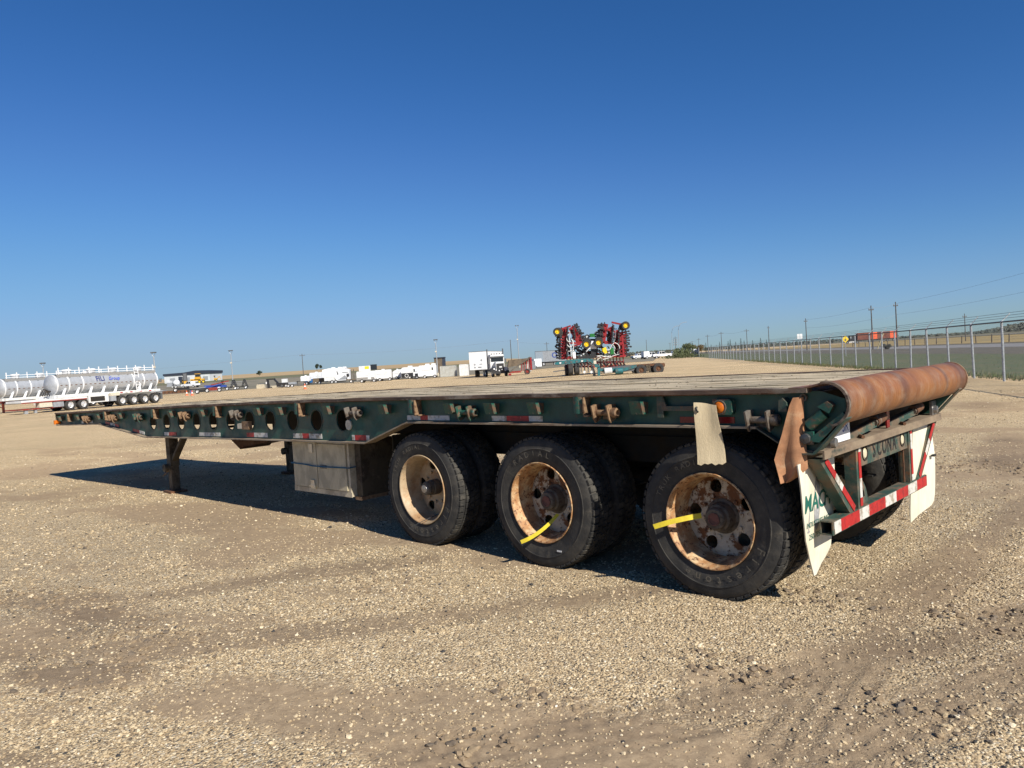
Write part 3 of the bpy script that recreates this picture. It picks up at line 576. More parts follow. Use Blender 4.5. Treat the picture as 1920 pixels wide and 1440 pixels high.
for k in range(3):
    x = -1.543*k
    for side in (0, 1):
        for dual in (0, 1):
            yo = (0 if dual == 0 else .335); rx = random.uniform(0, 6.28)
            loc = (x, yo, .53) if side == 0 else (x, 2.50-yo, .53)
            wh = inst('wheel', RIMB if (k == 2) else RIMA, TR, loc, (0, 0, 0 if side == 0 else math.pi))
            inst('tyre', TYRE, wh)
            if dual == 0:
                inst('hub', HUBC if k == 2 else HUBM, wh, (0, .06, 0)); inst('hub_plug', PLUGC if k == 2 else PLUG, wh, (0, .06, 0))
                if side == 0 or k == 0: inst('tyre_lettering', TXW[k], wh)['kind'] = 'stuff'
            if side == 0 and dual == 0:
                if k == 0: tag_strip((-.375, -.11, -.055), (-.2, -.06, .01), (-.09, .06, .02), .036, YEL, wh)
                if k == 1: tag_strip((-.13, -.13, -.315), (.03, -.05, -.25), (.075, .12, -.11), .032, YEL, wh)
                if k == 2: tag_strip((-.06, -.14, -.36), (.02, -.06, -.30), (.10, .1, -.25), .006, BLACKT, wh)
MB().box(-1.543+.155, -1.543+.205, -.012, -.0105, .145, .158).build('valve_sticker', mat('paper_sticker', (.7, .7, .7), .6), TR)
# ---- stake pockets, chain pockets, winches along the near side
def half_pipe(w_, d, z0, z1, n=7):
    V = []; F = []
    pr = [(-w_/2, .055)]+[(-w_/2*math.cos(math.pi*i/n), .055-.03-(d-.03)*math.sin(math.pi*i/n)**.6) for i in range(n+1)]+[(w_/2, .055)]
    t = .008; inn = [(p[0]*(1-2*t/w_), p[1]+(t if 0 < i < len(pr)-1 else 0)) for i, p in enumerate(pr)]
    mb = MB(); k = len(pr)
    for z in (z0, z1):
        V += [(p[0], p[1], z) for p in pr]+[(p[0], p[1], z) for p in inn]
    for i in range(k-1):
        F += [(i, i+1, 2*k+i+1, 2*k+i), (k+i+1, k+i, 3*k+i, 3*k+i+1), (i+1, i, k+i, k+i+1), (2*k+i, 2*k+i+1, 3*k+i+1, 3*k+i)]
    return mb.add(V, F)
tall_me = half_pipe(.115, .10, 1.275, 1.404).mesh('stake_pocket', GREENR)
brk_me = MB().box(.062, .074, -.045, .054, 1.262, 1.40).box(.062, .12, -.045, .054, 1.250, 1.262).mesh('pocket_bracket', WINCHR)
for x in (-13.60, -11.56, -9.43, -7.31, -5.20, -3.10, -1.05):
    a = inst('stake_pocket', tall_me, TR, (x, -.022, dz(x))); inst('pocket_bracket', brk_me, a)
def chain_pocket(w_=.10):
    mb = MB(); t = .008
    mb.add([(-w_/2, -.055, 1.365), (w_/2, -.055, 1.365), (w_/2, -.028, 1.27), (-w_/2, -.028, 1.27), (-w_/2, -.047, 1.365), (w_/2, -.047, 1.365), (w_/2, -.02, 1.27), (-w_/2, -.02, 1.27)], [(0,1,2,3), (7,6,5,4), (0,4,5,1), (1,5,6,2), (2,6,7,3), (3,7,4,0)])
    for s_ in (-1, 1):
        x0 = s_*w_/2; x1 = x0-s_*t; mb.add([(x0, -.047, 1.365), (x0, .054, 1.355), (x0, .054, 1.27), (x0, -.02, 1.27), (x1, -.047, 1.365), (x1, .054, 1.355), (x1, .054, 1.27), (x1, -.02, 1.27)], [(0,1,2,3), (7,6,5,4), (0,4,5,1), (1,5,6,2), (2,6,7,3), (3,7,4,0)])
    return mb.mesh('chain_pocket', GREENR)
cp_me = chain_pocket()
for x in (-14.1, -13.02, -11.9, -10.83, -8.77, -7.71, -6.14, -5.60, -4.57, -3.55, -2.55, -2.02, -1.51, -.50):
    inst('chain_pocket', cp_me, TR, (x, -.028, dz(x)), (0, 0, random.uniform(-.06, .06)))
def winch_meshes(m_):
    mb = MB()
    pl = [(-.10, 1.335), (-.055, 1.345), (.052, 1.34), (.052, 1.27), (.0, 1.225), (-.05, 1.205), (-.075, 1.235)]
    for x in (-.085, .055): mb.prism(pl, 'x', x, x+.012)
    mb.cyl((-.075, -.03, 1.28), (.057, -.03, 1.28), .022, n=12)
    mb.box(-.06, .03, .03, .0195, 1.225, 1.25)
    body = mb.mesh('winch', m_)
    c = MB().lathe([(.020, .068), (.036, .068), (.038, .075), (.038, .112), (.030, .118), (.022, .118), (.022, .085), (.0, .085)], 14, (0, -.03, 1.28), 'x').mesh('ratchet_cap', m_)
    return body, c
WG, WR, WN = winch_meshes(WINCHG), winch_meshes(WINCHR), winch_meshes(GREENR)
for x, mm in ((-12.53, WR), (-11.18, WR), (-10.05, WN), (-8.30, WR), (-6.715, WG), (-4.09, WG), (-2.335, WN), (-.805, WR), (.435, WG)):
    a = inst('winch', mm[0], TR, (x, 0, dz(x)-(.045 if x > 0 else 0))); inst('ratchet_cap', mm[1], a)
# bracket with arm near the tail, amber lamp, red reflector
mb = MB().box(-.35, -.335, -.02, .054, 1.245, 1.40).box(-.335, -.30, -.02, -.008, 1.245, 1.40).box(-.36, -.285, -.03, .054, 1.40, 1.405).prism([(-.30, 1.325), (-.30, 1.395), (-.275, 1.325)], 'y', -.018, -.008).box(-.30, -.05, -.02, .01, 1.292, 1.325)
mb.build('arm_bracket', GREEND, TR)
al = MB().prism([(.10, 1.268), (.225, 1.268), (.237, 1.285), (.237, 1.355), (.225, 1.372), (.10, 1.372)], 'y', -.04, .054).build('lamp_housing', GREENR, TR)
MB().lathe([(.0, -.062), (.02, -.06), (.034, -.052), (.040, -.043)], 24, (.152, 0, 1.318)).build('amber_lens', AMBER, al); MB().lathe([(.041, -.041), (.041, -.050), (.049, -.050), (.049, -.041)], 24, (.152, 0, 1.318)).build('lens_ring', WINCHG, al)
MB().box(-.19, .225, .0155, .0195, 1.205, 1.248).build('red_reflector', REDL, TR)
# front corner amber lamp
fl = MB().cyl((XF-.03, -.03, 1.205), (XF-.03, -.03, 1.285), .045, n=14).box(XF-.03, XF+.09, -.01, .05, 1.21, 1.275).build('front_marker_lamp', AMBER, TR, warp=bend)
# reflective tape along the beam
def tape(xs, z0, z1, zc=None):
    """xs: list of (x0,x1,'r'|'w')"""
    for x0, x1, c in xs:
        za, zb = (zc(x0), zc(x1)) if zc else (0, 0); h0, h1 = z0, z1
        e = [random.uniform(-.004, .004) for _ in range(4)]
        mb = MB(); V = [(x0+e[0], .0155, h0+za), (x1+e[1], .0155, h0+zb), (x1+e[2], .0155, h1+zb), (x0+e[3], .0155, h1+za)]; V += [(a, .0195, c_2) for a, b, c_2 in V]
        mb.add(V, [(0,1,2,3), (7,6,5,4), (0,4,5,1), (1,5,6,2), (2,6,7,3), (3,7,4,0)]).build('reflective_tape', TRED if c == 'r' else TWHITE, TR, warp=bend)
tape([(-13.0, -12.82, 'w'), (-12.82, -12.55, 'r'), (-12.55, -12.38, 'w')], 1.205, 1.25)
sl_ = lambda x: -(x+11.9)*.1073
tape([(-11.73, -11.50, 'r'), (-11.5, -11.27, 'w'), (-11.27, -11.10, 'r')], 1.205, 1.25, sl_); tape([(-10.47, -10.2, 'r'), (-10.2, -9.99, 'w')], 1.205, 1.25, sl_)
tape([(-9.2, -9.03, 'w'), (-9.03, -8.76, 'r')], .99, 1.04); tape([(-7.98, -7.33, 'w')], .99, 1.04)
tape([(-6.57, -6.38, 'r'), (-6.38, -6.04, 'w')], .99, 1.045); tape([(-5.43, -5.22, 'w'), (-5.22, -5.08, 'r'), (-5.08, -4.81, 'w')], .99, 1.045); tape([(-4.22, -4.17, 'w'), (-4.17, -3.96, 'r'), (-3.96, -3.91, 'w')], .985, 1.04)
tape([(-3.25, -3.05, 'w'), (-3.05, -2.94, 'r'), (-2.94, -2.63, 'w')], 1.203, 1.248); tape([(-2.07, -1.89, 'w'), (-1.89, -1.63, 'r'), (-1.63, -1.48, 'w')], 1.203, 1.248)
MB().prism(circ(-4.26, 1.15, .055, .058, 8), 'y', .005, .0195).build('octagon_tag', OFFW, TR, warp=bend)
jl = MB().box(-6.60, -6.42, -.03, .0195, 1.09, 1.19).build('junction_box', WINCHR, TR, warp=bend); MB().box(-6.72, -6.60, -.03, .03, 1.10, 1.165).build('marker_lens', OFFW, jl, warp=bend)
# ---- landing legs
for yc, near in ((.22, 1), (2.25, 0)):
    mb = MB().box(-9.53, -9.39, yc-.07, yc+.07, .42, 1.02)
    lg = mb.build('landing_leg', BROWN, TR); MB().box(-9.52, -9.40, yc-.06, yc+.06, .035, .43).build('lower_leg', BROWN, lg); MB().box(-9.60, -9.32, yc-.13, yc+.13, .0, .035).build('foot', RUSTM, lg)
    MB().bar((-8.88, yc, .97), (-9.42, yc, .50), .09, .05).build('brace', BROWN, lg); MB().cyl((-9.46, yc-.09, .40), (-9.46, yc-.15, .40), .06, n=14).build('gear_knob', BROWN, lg)
    if near: MB().bar((-9.56, yc-.04, .34), (-9.63, yc-.1, .26), .03, .012).build('crank_stub', WINCHR, lg)
MB().cyl((-9.46, .3, .93), (-9.46, 2.17, .93), .02, n=8).build('leg_shaft', DARK, TR)
# folded plate hanging under the belly
MB().prism([(-9.2, .86), (-9.15, .78), (-8.78, .60), (-8.70, .64), (-7.9, .74), (-7.9, .86)], 'y', 1.0, 1.5).build('belly_plate', RUSTM, TR)
# ---- tool box
X0, X1, YB, Z0, Z1 = -5.60, -4.42, .10, .335, .955
tb = MB().box(X0, X1, YB, .62, Z0, Z1).build('tool_box', ALUP, TR)
fr = MB().box(X0-.01, X1+.01, YB-.006, YB+.0, Z0-.005, Z0+.05).box(X0, X0+.035, YB-.006, YB, Z0+.05, Z1-.02).box(X1-.04, X1, YB-.006, YB, Z0+.05, Z1-.02).build('box_frame', ALUP, tb)
d1 = MB().box(X0+.045, -5.06, YB-.022, YB-.004, Z0+.065, Z1-.03).build('box_door', ALU, tb); d2 = MB().box(-5.045, X1-.05, YB-.022, YB-.004, Z0+.065, Z1-.045).build('box_door', ALU, tb)
for z, in ((.86,), (.44,)):
    MB().box(-5.20, -5.12, YB-.034, YB-.022, z-.055, z+.045).build('latch', CHROM, d1)
MB().bar((-5.20, YB-.05, .415), (-5.09, YB-.05, .425), .014, .014).build('latch_handle', CHROM, d1); MB().box(-4.98, -4.86, YB-.03, YB-.022, .63, .67).build('latch', WINCHG, d2)
MB().tube([(X0-.012, .5, .665), (X0-.012, YB-.03, .665), (-5.3, YB-.034, .66), (-5.1, YB-.045, .652), (-4.8, YB-.036, .652), (X1+.012, YB-.03, .66), (X1+.012, .35, .665)], .008, 6).build('blue_cord', BLUEC, tb)
MB().box(-4.40, -4.30, .16, .60, .34, .955).build('box_hanger', BROWN, TR); MB().box(-4.418, -4.30, .14, .5, .30, .338).build('hanger_foot', WINCHR, TR)
MB().box(-3.98, -3.965, .36, 1.25, .36, 1.0).build('splash_panel', mat('dark_olive_panel', (.05, .048, .035), .8, 0, (.035, .033, .025), 3), TR)
# ---- tail: rounded plate, side gussets, frame
XC, ZC, RR = .855, 1.332, .136
mb = MB(); pr = [(.63, 1.4365), (.72, 1.438), (.77, 1.449)]
for i in range(0, 29): t = R(108-i*6.6); pr.append((XC+RR*math.cos(t), ZC+RR*math.sin(t)))
inn = []
for i, p in enumerate(pr):
    a = pr[max(0, i-1)]; b = pr[min(len(pr)-1, i+1)]; dx, dz_ = b[0]-a[0], b[1]-a[1]; l_ = math.hypot(dx, dz_); inn.append((p[0]+dz_/l_*.011, p[1]-dx/l_*.011))
ny = 40; V = []; F = []; k = len(pr)
for j in range(ny+1):
    y = -.045+(2.64+.045)*j/ny
    for (x, z) in pr: V.append((x, y, z+(.0025*math.sin(y*3.1+x*5))))
    for (x, z) in inn: V.append((x, y, z+(.0025*math.sin(y*3.1+x*5))))
for j in range(ny):
    for i in range(k-1):
        a = j*2*k+i; b = a+2*k; F += [(a, a+1, b+1, b), (a+k+1, a+k, b+k, b+k+1)]
for j in (0, ny):
    for i in range(k-1): a = j*2*k+i; F.append((a, a+k, a+k+1, a+1))
for i in (0, k-1):
    for j in range(ny): a = j*2*k+i; b = a+2*k; F.append((a, b, b+k, a+k))
ro = mb.add(V, F).build('rounded_tail_plate', ROLLER, TR, smooth=40)
for y in (-.047, 2.612):
    mb = MB(); V = []; F = []
    for (x, z), (x2, z2) in zip(pr[4:], inn[4:]):
        ox, oz = x-XC, z-ZC; l_ = math.hypot(ox, oz); V += [(x+ox/l_*.004, y, z+oz/l_*.004), (x+ox/l_*.004, y+.03, z+oz/l_*.004), (x2, y+.03, z2), (x2, y, z2)]
    for i in range(len(pr)-5):
        for q in range(4): F.append((i*4+q, i*4+(q+1) % 4, i*4+4+(q+1) % 4, i*4+4+q))
    mb.add(V, F).build('plate_lip', WINCHR if y > 1 else RUSTE, ro)
# sloping flange and gussets of each tail web
for y0, y1, par in ((-.04, .055, sidew), (YF-.105, YF-.01, farw)):
    mb = MB(); P = [(.40, 1.177), (.56, 1.075), (.70, 1.018), (.762, 1.022), (.81, 1.068), (.968, 1.245)]; V = []; F = []
    for x, z in P: V += [(x, y0, z), (x, y1, z), (x-.004, y1, z+.012), (x-.004, y0, z+.012)]
    for i in range(len(P)-1):
        for q in range(4): F.append((i*4+q, i*4+(q+1) % 4, i*4+4+(q+1) % 4, i*4+4+q))
    F += [(0,1,2,3), tuple((len(P)-1)*4+q for q in (3,2,1,0))]; mb.add(V, F).build('tail_flange', GREEND, par)
tg = MB().prism([(.80, 1.10), (.965, 1.262), (.95, 1.285), (.765, 1.14), (.735, 1.105)], 'y', -.035, .03).build('tail_gusset', GREENR, TR)
st = MB().cyl((.735, -.015, 1.20), (.835, -.015, 1.278), .036, n=14, cap=False).cyl((.735, -.015, 1.20), (.835, -.015, 1.278), .029, n=14, cap=False).build('tail_tube', GREENR, TR)
MB().prism([(.80, 1.318), (.86, 1.352), (.895, 1.325), (.868, 1.278)], 'y', -.04, .03).build('tail_pocket', GREENR, TR)
MB().prism([(.56, 1.29), (.565, 1.36), (.59, 1.375), (.615, 1.345), (.615, 1.29)], 'y', -.05, .054).build('chain_pocket', GREEND, TR)
MB().lathe([(.014, 0), (.024, 0), (.024, -.02), (.014, -.02)], 16, (.70, .02, 1.372), closed=True).build('eye_ring', WINCHG, TR)
MB().box(.70, .765, -.03, .05, 1.085, 1.165).build('side_lamp_box', GREENR, TR); MB().lathe([(0, -.05), (.03, -.045), (.035, -.03)], 16, (.715, 0, 1.12)).build('side_lamp_lens', mat('dark_lens', (.06, .06, .06), .2), TR)
# rear frame
XB = .78
BEAM = mat('dusty_beam', (.15, .105, .07), .8, 0, (.26, .20, .135), 4, .42, .6, col3=(.04, .05, .04), scale3=7, lo3=.6, hi3=.7, bump=.3, stretch=(1, .4, 1))
tbm = MB().box(.66, .815, .0, 2.50, 1.030, 1.044).box(.803, .815, .0, 2.50, .990, 1.030).box(.66, .672, .0, 2.50, .97, 1.030).build('rear_cross_beam', BEAM, TR)
GB = GREEND
def channel(p, q, d=.085, par=TR, nm='frame_post', wy=.06):
    return MB().bar(p, q, wy, d, upv=(1, 0, 0)).build(nm, GB, par)
posts = []
for y in (.655, 1.765):
    MB().box(.70, XB, y-.045, y+.035, .575, .989).build('frame_post', GB, TR)
for (ya, yb, s_) in ((.02, .50, 1), (2.48, 1.96, -1)):
    mb = MB(); w_ = .10; V = []
    for x in (.70, XB):
        V += [(x, ya-s_*.02, .989), (x, ya+s_*w_-s_*.02, .989), (x, yb+s_*w_*.55, .575), (x, yb-s_*w_*.45, .575)]
    mb.add(V, [(0,1,2,3), (7,6,5,4), (0,4,5,1), (1,5,6,2), (2,6,7,3), (3,7,4,0)]).build('diagonal_brace', GB, TR)
def rtape(p0, p1, wid, cols, x=XB+.0025):
    (ya, za), (yb, zb) = p0, p1; L_ = math.hypot(yb-ya, zb-za); ux, uz = (yb-ya)/L_, (zb-za)/L_; nx, nz = -uz, ux; t0 = 0
    tot = sum(c[1] for c in cols)
    for c, l_ in cols:
        t1 = t0+l_/tot*L_; V = []
        for xx in (x, x+.0025):
            V += [(xx, ya+ux*t0-nx*wid/2, za+uz*t0-nz*wid/2), (xx, ya+ux*t1-nx*wid/2, za+uz*t1-nz*wid/2), (xx, ya+ux*t1+nx*wid/2, za+uz*t1+nz*wid/2), (xx, ya+ux*t0+nx*wid/2, za+uz*t0+nz*wid/2)]
        MB().add(V, [(0,1,2,3), (7,6,5,4), (0,4,5,1), (1,5,6,2), (2,6,7,3), (3,7,4,0)]).build('reflective_tape', TRED if c == 'r' else TWHITE, TR); t0 = t1
rtape((.665, .985), (.665, .585), .042, [('w', .4), ('r', 2.2), ('w', 1.6), ('r', .7)]); rtape((1.775, .985), (1.775, .585), .042, [('r', .35), ('w', 1.2), ('r', 2.0), ('w', .5)])
rtape((.095, .975), (.535, .59), .045, [('r', 1.25), ('w', .95), ('r', 1.7)]); rtape((2.40, .975), (1.95, .59), .045, [('r', 1.3), ('w', 1.0), ('r', 1.6)])
bz0, bz1 = .485, .574
bp_ = MB()
for (a, b, c, d) in ((.695, XB, bz1-.008, bz1), (.695, XB, bz0, bz0+.008)): bp_.box(a, b, .16, 2.14, c, d)
bp_.box(.695, .703, .16, 2.14, bz0+.008, bz1-.008).box(XB-.008, XB, .16, 2.14, bz0+.008, bz1-.008); bump_ = bp_.build('bumper_bar', GB, TR)
rtape((.175, .53), (2.12, .53), .078, [('w', .15), ('r', .45), ('w', .25), ('r', .45), ('w', .33), ('r', .38), ('w', .3), ('r', .35)])
plt = MB().plate([(.692, .845), (1.728, .845), (1.728, .985), (.692, .985)], [circ(.80, .925, .045, n=20), circ(1.60, .925, .045, n=20)], 'x', .758, .770).build('name_plate', GREEND, TR)
for y in (.80, 1.60): MB().lathe([(0, .779), (.03, .776), (.042, .766)], 20, (0, y, .925), 'x').build('round_lamp', LAMPW, plt); MB().lathe([(.044, .768), (.044, .776), (.052, .776), (.052, .768)], 20, (0, y, .925), 'x').build('lamp_ring', DARK, plt)
mb = MB()
for i, ch in enumerate('SCONA'): add_text(mb, ch, .155, (.7722, .985+i*.108, .922), (0, .80, 0), (0, 0, 1))
mb.build('plate_lettering', BLK, plt, smooth=0)['kind'] = 'stuff'
mb = MB().plate([(.70+.19*math.cos(t_), .575+.19*math.sin(t_)) for t_ in [R(i*10) for i in range(10)]]+[(.70, .575)], [[(.735+.10*math.cos(t_), .61+.10*math.sin(t_)) for t_ in [R(i*15+5) for i in range(6)]]+[(.735, .61)]], 'x', .735, .745); mb.build('quarter_plate', GREEND, TR)
MB().box(.735, .745, 1.70, 1.715, .58, .86).build('loose_strut', RUSTM, TR)
# small rollers under the tail plate
for y in (.95, 1.82):
    a = MB().bar((.70, y-.35, 1.048), (.80, y, 1.125), .05, .05).build('roller_arm', GREEND, TR); MB().cyl((.80, y-.03, 1.128), (.80, y+.14, 1.150), .038, n=16).build('small_roller', RUSTM, a); MB().cyl((.812, y-.05, 1.125), (.812, y-.03, 1.128), .02, n=8).build('pin', WINCHG, a)
    MB().cyl((.82, y-.30, 1.055), (.70, y-.10, 1.05), .012, n=6).build('bolt_rod', RUSTM, a)
lp = MB().box(.755, .760, .28, .58, 1.05, 1.20).build('licence_plate', WHITE, TR); mb = MB(); add_text(mb, '5R', .10, (.7612, .50, 1.14), (0, 1, 0), (0, 0, 1)); mb.build('plate_digits', BLUEP, lp, smooth=0)
MB().lathe([(0, .83), (.03, .825), (.035, .80)], 16, (0, .17, 1.075), 'x').box(.77, .80, .14, .21, 1.045, 1.11).build('clearance_lamp', CHROME, TR); MB().lathe([(0, .83), (.028, .825), (.034, .80)], 16, (0, 2.36, 1.09), 'x').box(.78, .80, 2.3, 2.42, 1.045, 1.16).build('clearance_lamp', CHROME, TR)
MB().box(.765, .775, 1.27, 1.33, 1.05, 1.20).build('red_tail_lens', REDL, TR); MB().box(.60, .66, .05, 2.45, 1.05, 1.38).build('tail_bolster', DARK, TR)
# mud flaps
def flap_sheet(outl, x0, curve, mt, nm, thick=.008, par=TR):
    """outline in y,z; curve(y,z) gives the bulge along x"""
    P = subdiv(outl, .07); ys = [p[0] for p in P]; zs = [p[1] for p in P]; pts = [Vector(p) for p in P]; nP = len(P); n_in = 0
    def inside(p):
        r_ = False
        for i in range(nP):
            a, b = P[i], P[(i+1) % nP]
            if (a[1] > p[1]) != (b[1] > p[1]) and p[0] < (b[0]-a[0])*(p[1]-a[1])/(b[1]-a[1])+a[0]: r_ = not r_
        return r_
    y = min(ys)
    while y < max(ys):
        z = min(zs)
        while z < max(zs):
            if inside((y, z)) and min(math.hypot(y-a, z-b) for a, b in P) > .03: pts.append(Vector((y, z)))
            z += .06
        y += .06
    vo, eo, fo, *_ = delaunay_2d_cdt(pts, [], [list(range(nP))], 1, 1e-6); n_ = len(vo); mb = MB()
    mb.add([(x0+curve(p.x, p.y), p.x, p.y) for p in vo]+[(x0+curve(p.x, p.y)-thick, p.x, p.y) for p in vo], [tuple(f) for f in fo]+[tuple(i+n_ for i in reversed(f)) for f in fo])
    mb.add([(x0+curve(*p), p[0], p[1]) for p in P]+[(x0+curve(*p)-thick, p[0], p[1]) for p in P], [(i, (i+1) % nP, nP+(i+1) % nP, nP+i) for i in range(nP)])
    return mb.build(nm, mt, par, smooth=50)
cv = lambda y, z: -.02-.10*max(0, (.85-z))**1.3*(1-.3*y)+.06*max(0, .05-y)
nf = flap_sheet([(-.10, .965), (.50, .985), (.48, .60), (.455, .345), (.40, .30), (.31, .255), (.24, .198), (.205, .195), (.13, .315), (.05, .46), (-.02, .66)], .70, cv, FLAP, 'mud_flap')
mb = MB()
for wd, sz, y, z, sx in (('MAC', .16, .165, .69, .95),): add_text(mb, wd, sz, (0, y, z), (0, 1, 0), (0, 0, 1), sx)
add_text(mb, 'H', .16, (0, .365, .69), (0, 1, 0), (0, 0, 1), .95)
add_text(mb, 'INDUSTRIES INC.', .05, (0, .225, .552), (0, 1, 0), (0, 0, 1), .95); add_text(mb, '250-785-0033', .054, (0, .235, .47), (0, 1, 0), (0, 0, 1), .95)
mb.V = [(.70+cv(v[1], v[2])+.0022, v[1], v[2]) for v in mb.V]; mb.build('flap_lettering', INK, nf, smooth=0)['kind'] = 'stuff'
mb = MB().prism([(.20+.045*math.cos(R(a))*(1 if abs(math.sin(R(a))) < .9 else .6), .685+.185*math.sin(R(a))) for a in range(0, 360, 15)], 'x', 0, .0005).prism([(.08, .72), (.092, .72), (.088, .52), (.076, .52)], 'x', 0, .0005).prism(circ(.08, .512, .020, .009, 10), 'x', 0, .0005)
mb.V = [(.70+cv(v[1], v[2])+.0010+v[0], v[1], v[2]) for v in mb.V]; mb.build('flap_emblem', INKG, nf, smooth=0)
cv2 = lambda y, z: .02*math.sin((z-.3)*4)+.03*max(0, .9-z)
ff = flap_sheet([(1.98, .985), (2.44, .99), (2.46, .70), (2.43, .36), (2.40, .31), (2.34, .285), (2.0, .27), (1.78, .245), (1.775, .36), (1.80, .62)], .735, cv2, FLAP, 'mud_flap')
MB().box(.775, .80, 2.30, 2.36, .70, .715).build('flap_bolt', BLK, ff)
# hanging webbing strip and faded cloth on the near side
XSL, XSR = (.025, .020), (.148, .184)
mb = MB(); V = []; F = []; nzs = 26; nxs = 8
for i in range(nzs+1):
    for j in range(nxs+1):
        t = i/nzs; s_ = j/nxs; xl = XSL[0]+(XSL[1]-XSL[0])*t; xr = XSR[0]+(XSR[1]-XSR[0])*t; x = xl+(xr-xl)*s_; z = 1.348-.405*t+.012*(1-t)*math.cos(s_*3)+(random.uniform(-.012, .010) if i == nzs else 0)
        y = -.14+.08*s_-.014*math.sin(t*5+1)*(.4+s_*.6)-.010*math.cos(s_*6)*(1-t)
        V.append((x, y, z))
n0 = len(V); V += [(x, y+.004, z) for x, y, z in V]
for i in range(nzs):
    for j in range(nxs):
        a = i*(nxs+1)+j; F += [(a, a+1, a+nxs+2, a+nxs+1), (n0+a+nxs+1, n0+a+nxs+2, n0+a+1, n0+a)]
for i in range(nzs):
    for j in (0, nxs): a = i*(nxs+1)+j; F.append((a, a+nxs+1, n0+a+nxs+1, n0+a))
for j in range(nxs):
    for i in (0, nzs): a = i*(nxs+1)+j; F.append((a, a+1, n0+a+1, n0+a))
wb = mb.add(V, F).build('webbing_flap', CANVAS, TR, smooth=60)
MB().tube([(.035, .05, 1.33), (.035, -.11, 1.335), (.04, -.15, 1.325), (.045, -.155, 1.305), (.05, -.145, 1.295)], .007, 6).build('hook', BLK, wb)
def cc(x, z): return 0
mb = MB(); rows = [(1.378, .672, .708), (1.33, .648, .706), (1.25, .622, .704), (1.15, .592, .708), (1.05, .558, .712), (.992, .540, .713), (.935, .556, .716), (.885, .570, .66), (.845, .580, .600)]
V = []; nx = 8; cu_rows = []
for (z, xa, xb) in rows:
    for j in range(nx+1):
        s_ = j/nx; V.append((xa+(xb-xa)*s_, -.085+.07*s_-.035*math.sin(s_*7+z*3)*(1.45-z)*1.2-.03*(1.38-z), z-.0*s_))
n0 = len(V); V += [(x, y+.004, z) for x, y, z in V]; F = []
for i in range(len(rows)-1):
    for j in range(nx): a = i*(nx+1)+j; F += [(a, a+1, a+nx+2, a+nx+1), (n0+a+nx+1, n0+a+nx+2, n0+a+1, n0+a)]
mb.add(V, F).build('cloth_flag', CLOTH, TR, smooth=60)

# ------------------------------------------------------------------ fields, verge and road beyond the yard
def sheet(name, m_, dls, off, nu=40, nv=14):
    """four corners given as (depth, lateral): a sheet that follows the ground"""
    A, B, C, D = dls; V = []; F = []
    for j in range(nv+1):
        for i in range(nu+1):
            s_, t = i/nu, j/nv; d = (A[0]*(1-s_)+B[0]*s_)*(1-t)+(D[0]*(1-s_)+C[0]*s_)*t; l = (A[1]*(1-s_)+B[1]*s_)*(1-t)+(D[1]*(1-s_)+C[1]*s_)*t
            P = dl(d, l); V.append((P.x, P.y, P.z+off))
    for j in range(nv):
        for i in range(nu): a = j*(nu+1)+i; F.append((a, a+1, a+nu+2, a+nu+1))
    return struct(MB().add(V, F).build(name, m_, smooth=60))
def to_dl(P): return (depth(P), (P.x-CX)*RX[0]+(P.y-CY)*RX[1])
GRASS = mat('mown_verge_grass', (.095, .115, .044), .9, 0, (.155, .135, .07), .5, .48, .66, col3=(.22, .18, .105), scale3=.12, lo3=.6, hi3=.75, var=.35, vscale=4, bump=.4, bscale=30)
DRYG = mat('dry_verge_grass', (.135, .115, .08), .95, 0, (.095, .085, .06), .4, .42, .62, var=.3, vscale=3)
ASPH = mat('pale_asphalt', (.235, .225, .21), .9, 0, (.20, .19, .18), .3, var=.12); CROPY = mat('ripe_field', (.36, .255, .085), .95, 0, (.28, .21, .09), .05, .4, .6, var=.2, vscale=.3); WHEAT = mat('stubble_field', (.46, .33, .165), .95, 0, (.40, .28, .14), .01, .4, .6, var=.12, vscale=.06)
WEED = mat('weedy_ground', (.26, .22, .155), .95, 0, (.17, .155, .10), .08, .42, .6, var=.25, vscale=.4); PAST = mat('green_pasture', (.135, .14, .06), .95, 0, (.17, .155, .075), .03, .4, .6, var=.2, vscale=.2); OLIVE = mat('olive_field', (.15, .135, .075), .95, 0, (.19, .16, .09), .02, var=.2, vscale=.1)
sheet('field_edge', WEED, [(146, -200), (160, 30), (310, 60), (300, -420)], .03); sheet('pasture', PAST, [(300, -420), (310, 60), (455, 80), (440, -620)], .06); sheet('wheat_field', WHEAT, [(440, -620), (455, 80), (1480, 260), (1480, -2000)], .10, 60, 20)
FENCE = [Vector((7.2, 7.4, 0)), at(1883, 715), at(1634, 690), at(1330, 672.5)]; FE = [to_dl(p) for p in FENCE]
fa, fb_ = at(1883, 715), at(1634, 690)
def off_line(P, k, n_):   # a point k metres along the fence from P and n_ metres beyond it
    dr = (FENCE[3]-FENCE[1]).normalized(); nn = Vector((dr.y, -dr.x, 0)); 
    return P+dr*k+nn*n_
P0 = off_line(FENCE[1], -60, 0); 
def strip(name, m_, n0, n1, off, k0=-45, k1=520):
    a, b = off_line(FENCE[1], k0, n0), off_line(FENCE[1], k1, n0); c, d = off_line(FENCE[1], k1, n1), off_line(FENCE[1], k0, n1)
    return sheet(name, m_, [to_dl(q) for q in (a, b, c, d)], off, 60, 6)
strip('verge_grass', GRASS, .9, 14, .02); strip('verge_dry_grass', DRYG, 14, 25, .025); strip('side_road', ASPH, 25, 34, .03); strip('road_verge', DRYG, 34, 39, .02); strip('roadside_field', CROPY, 39, 125, .04, -120, 420); strip('far_field', OLIVE, 125, 900, .02, -500, 1500)
strip('highway', ASPH, 128, 138, .35, -500, 1500)

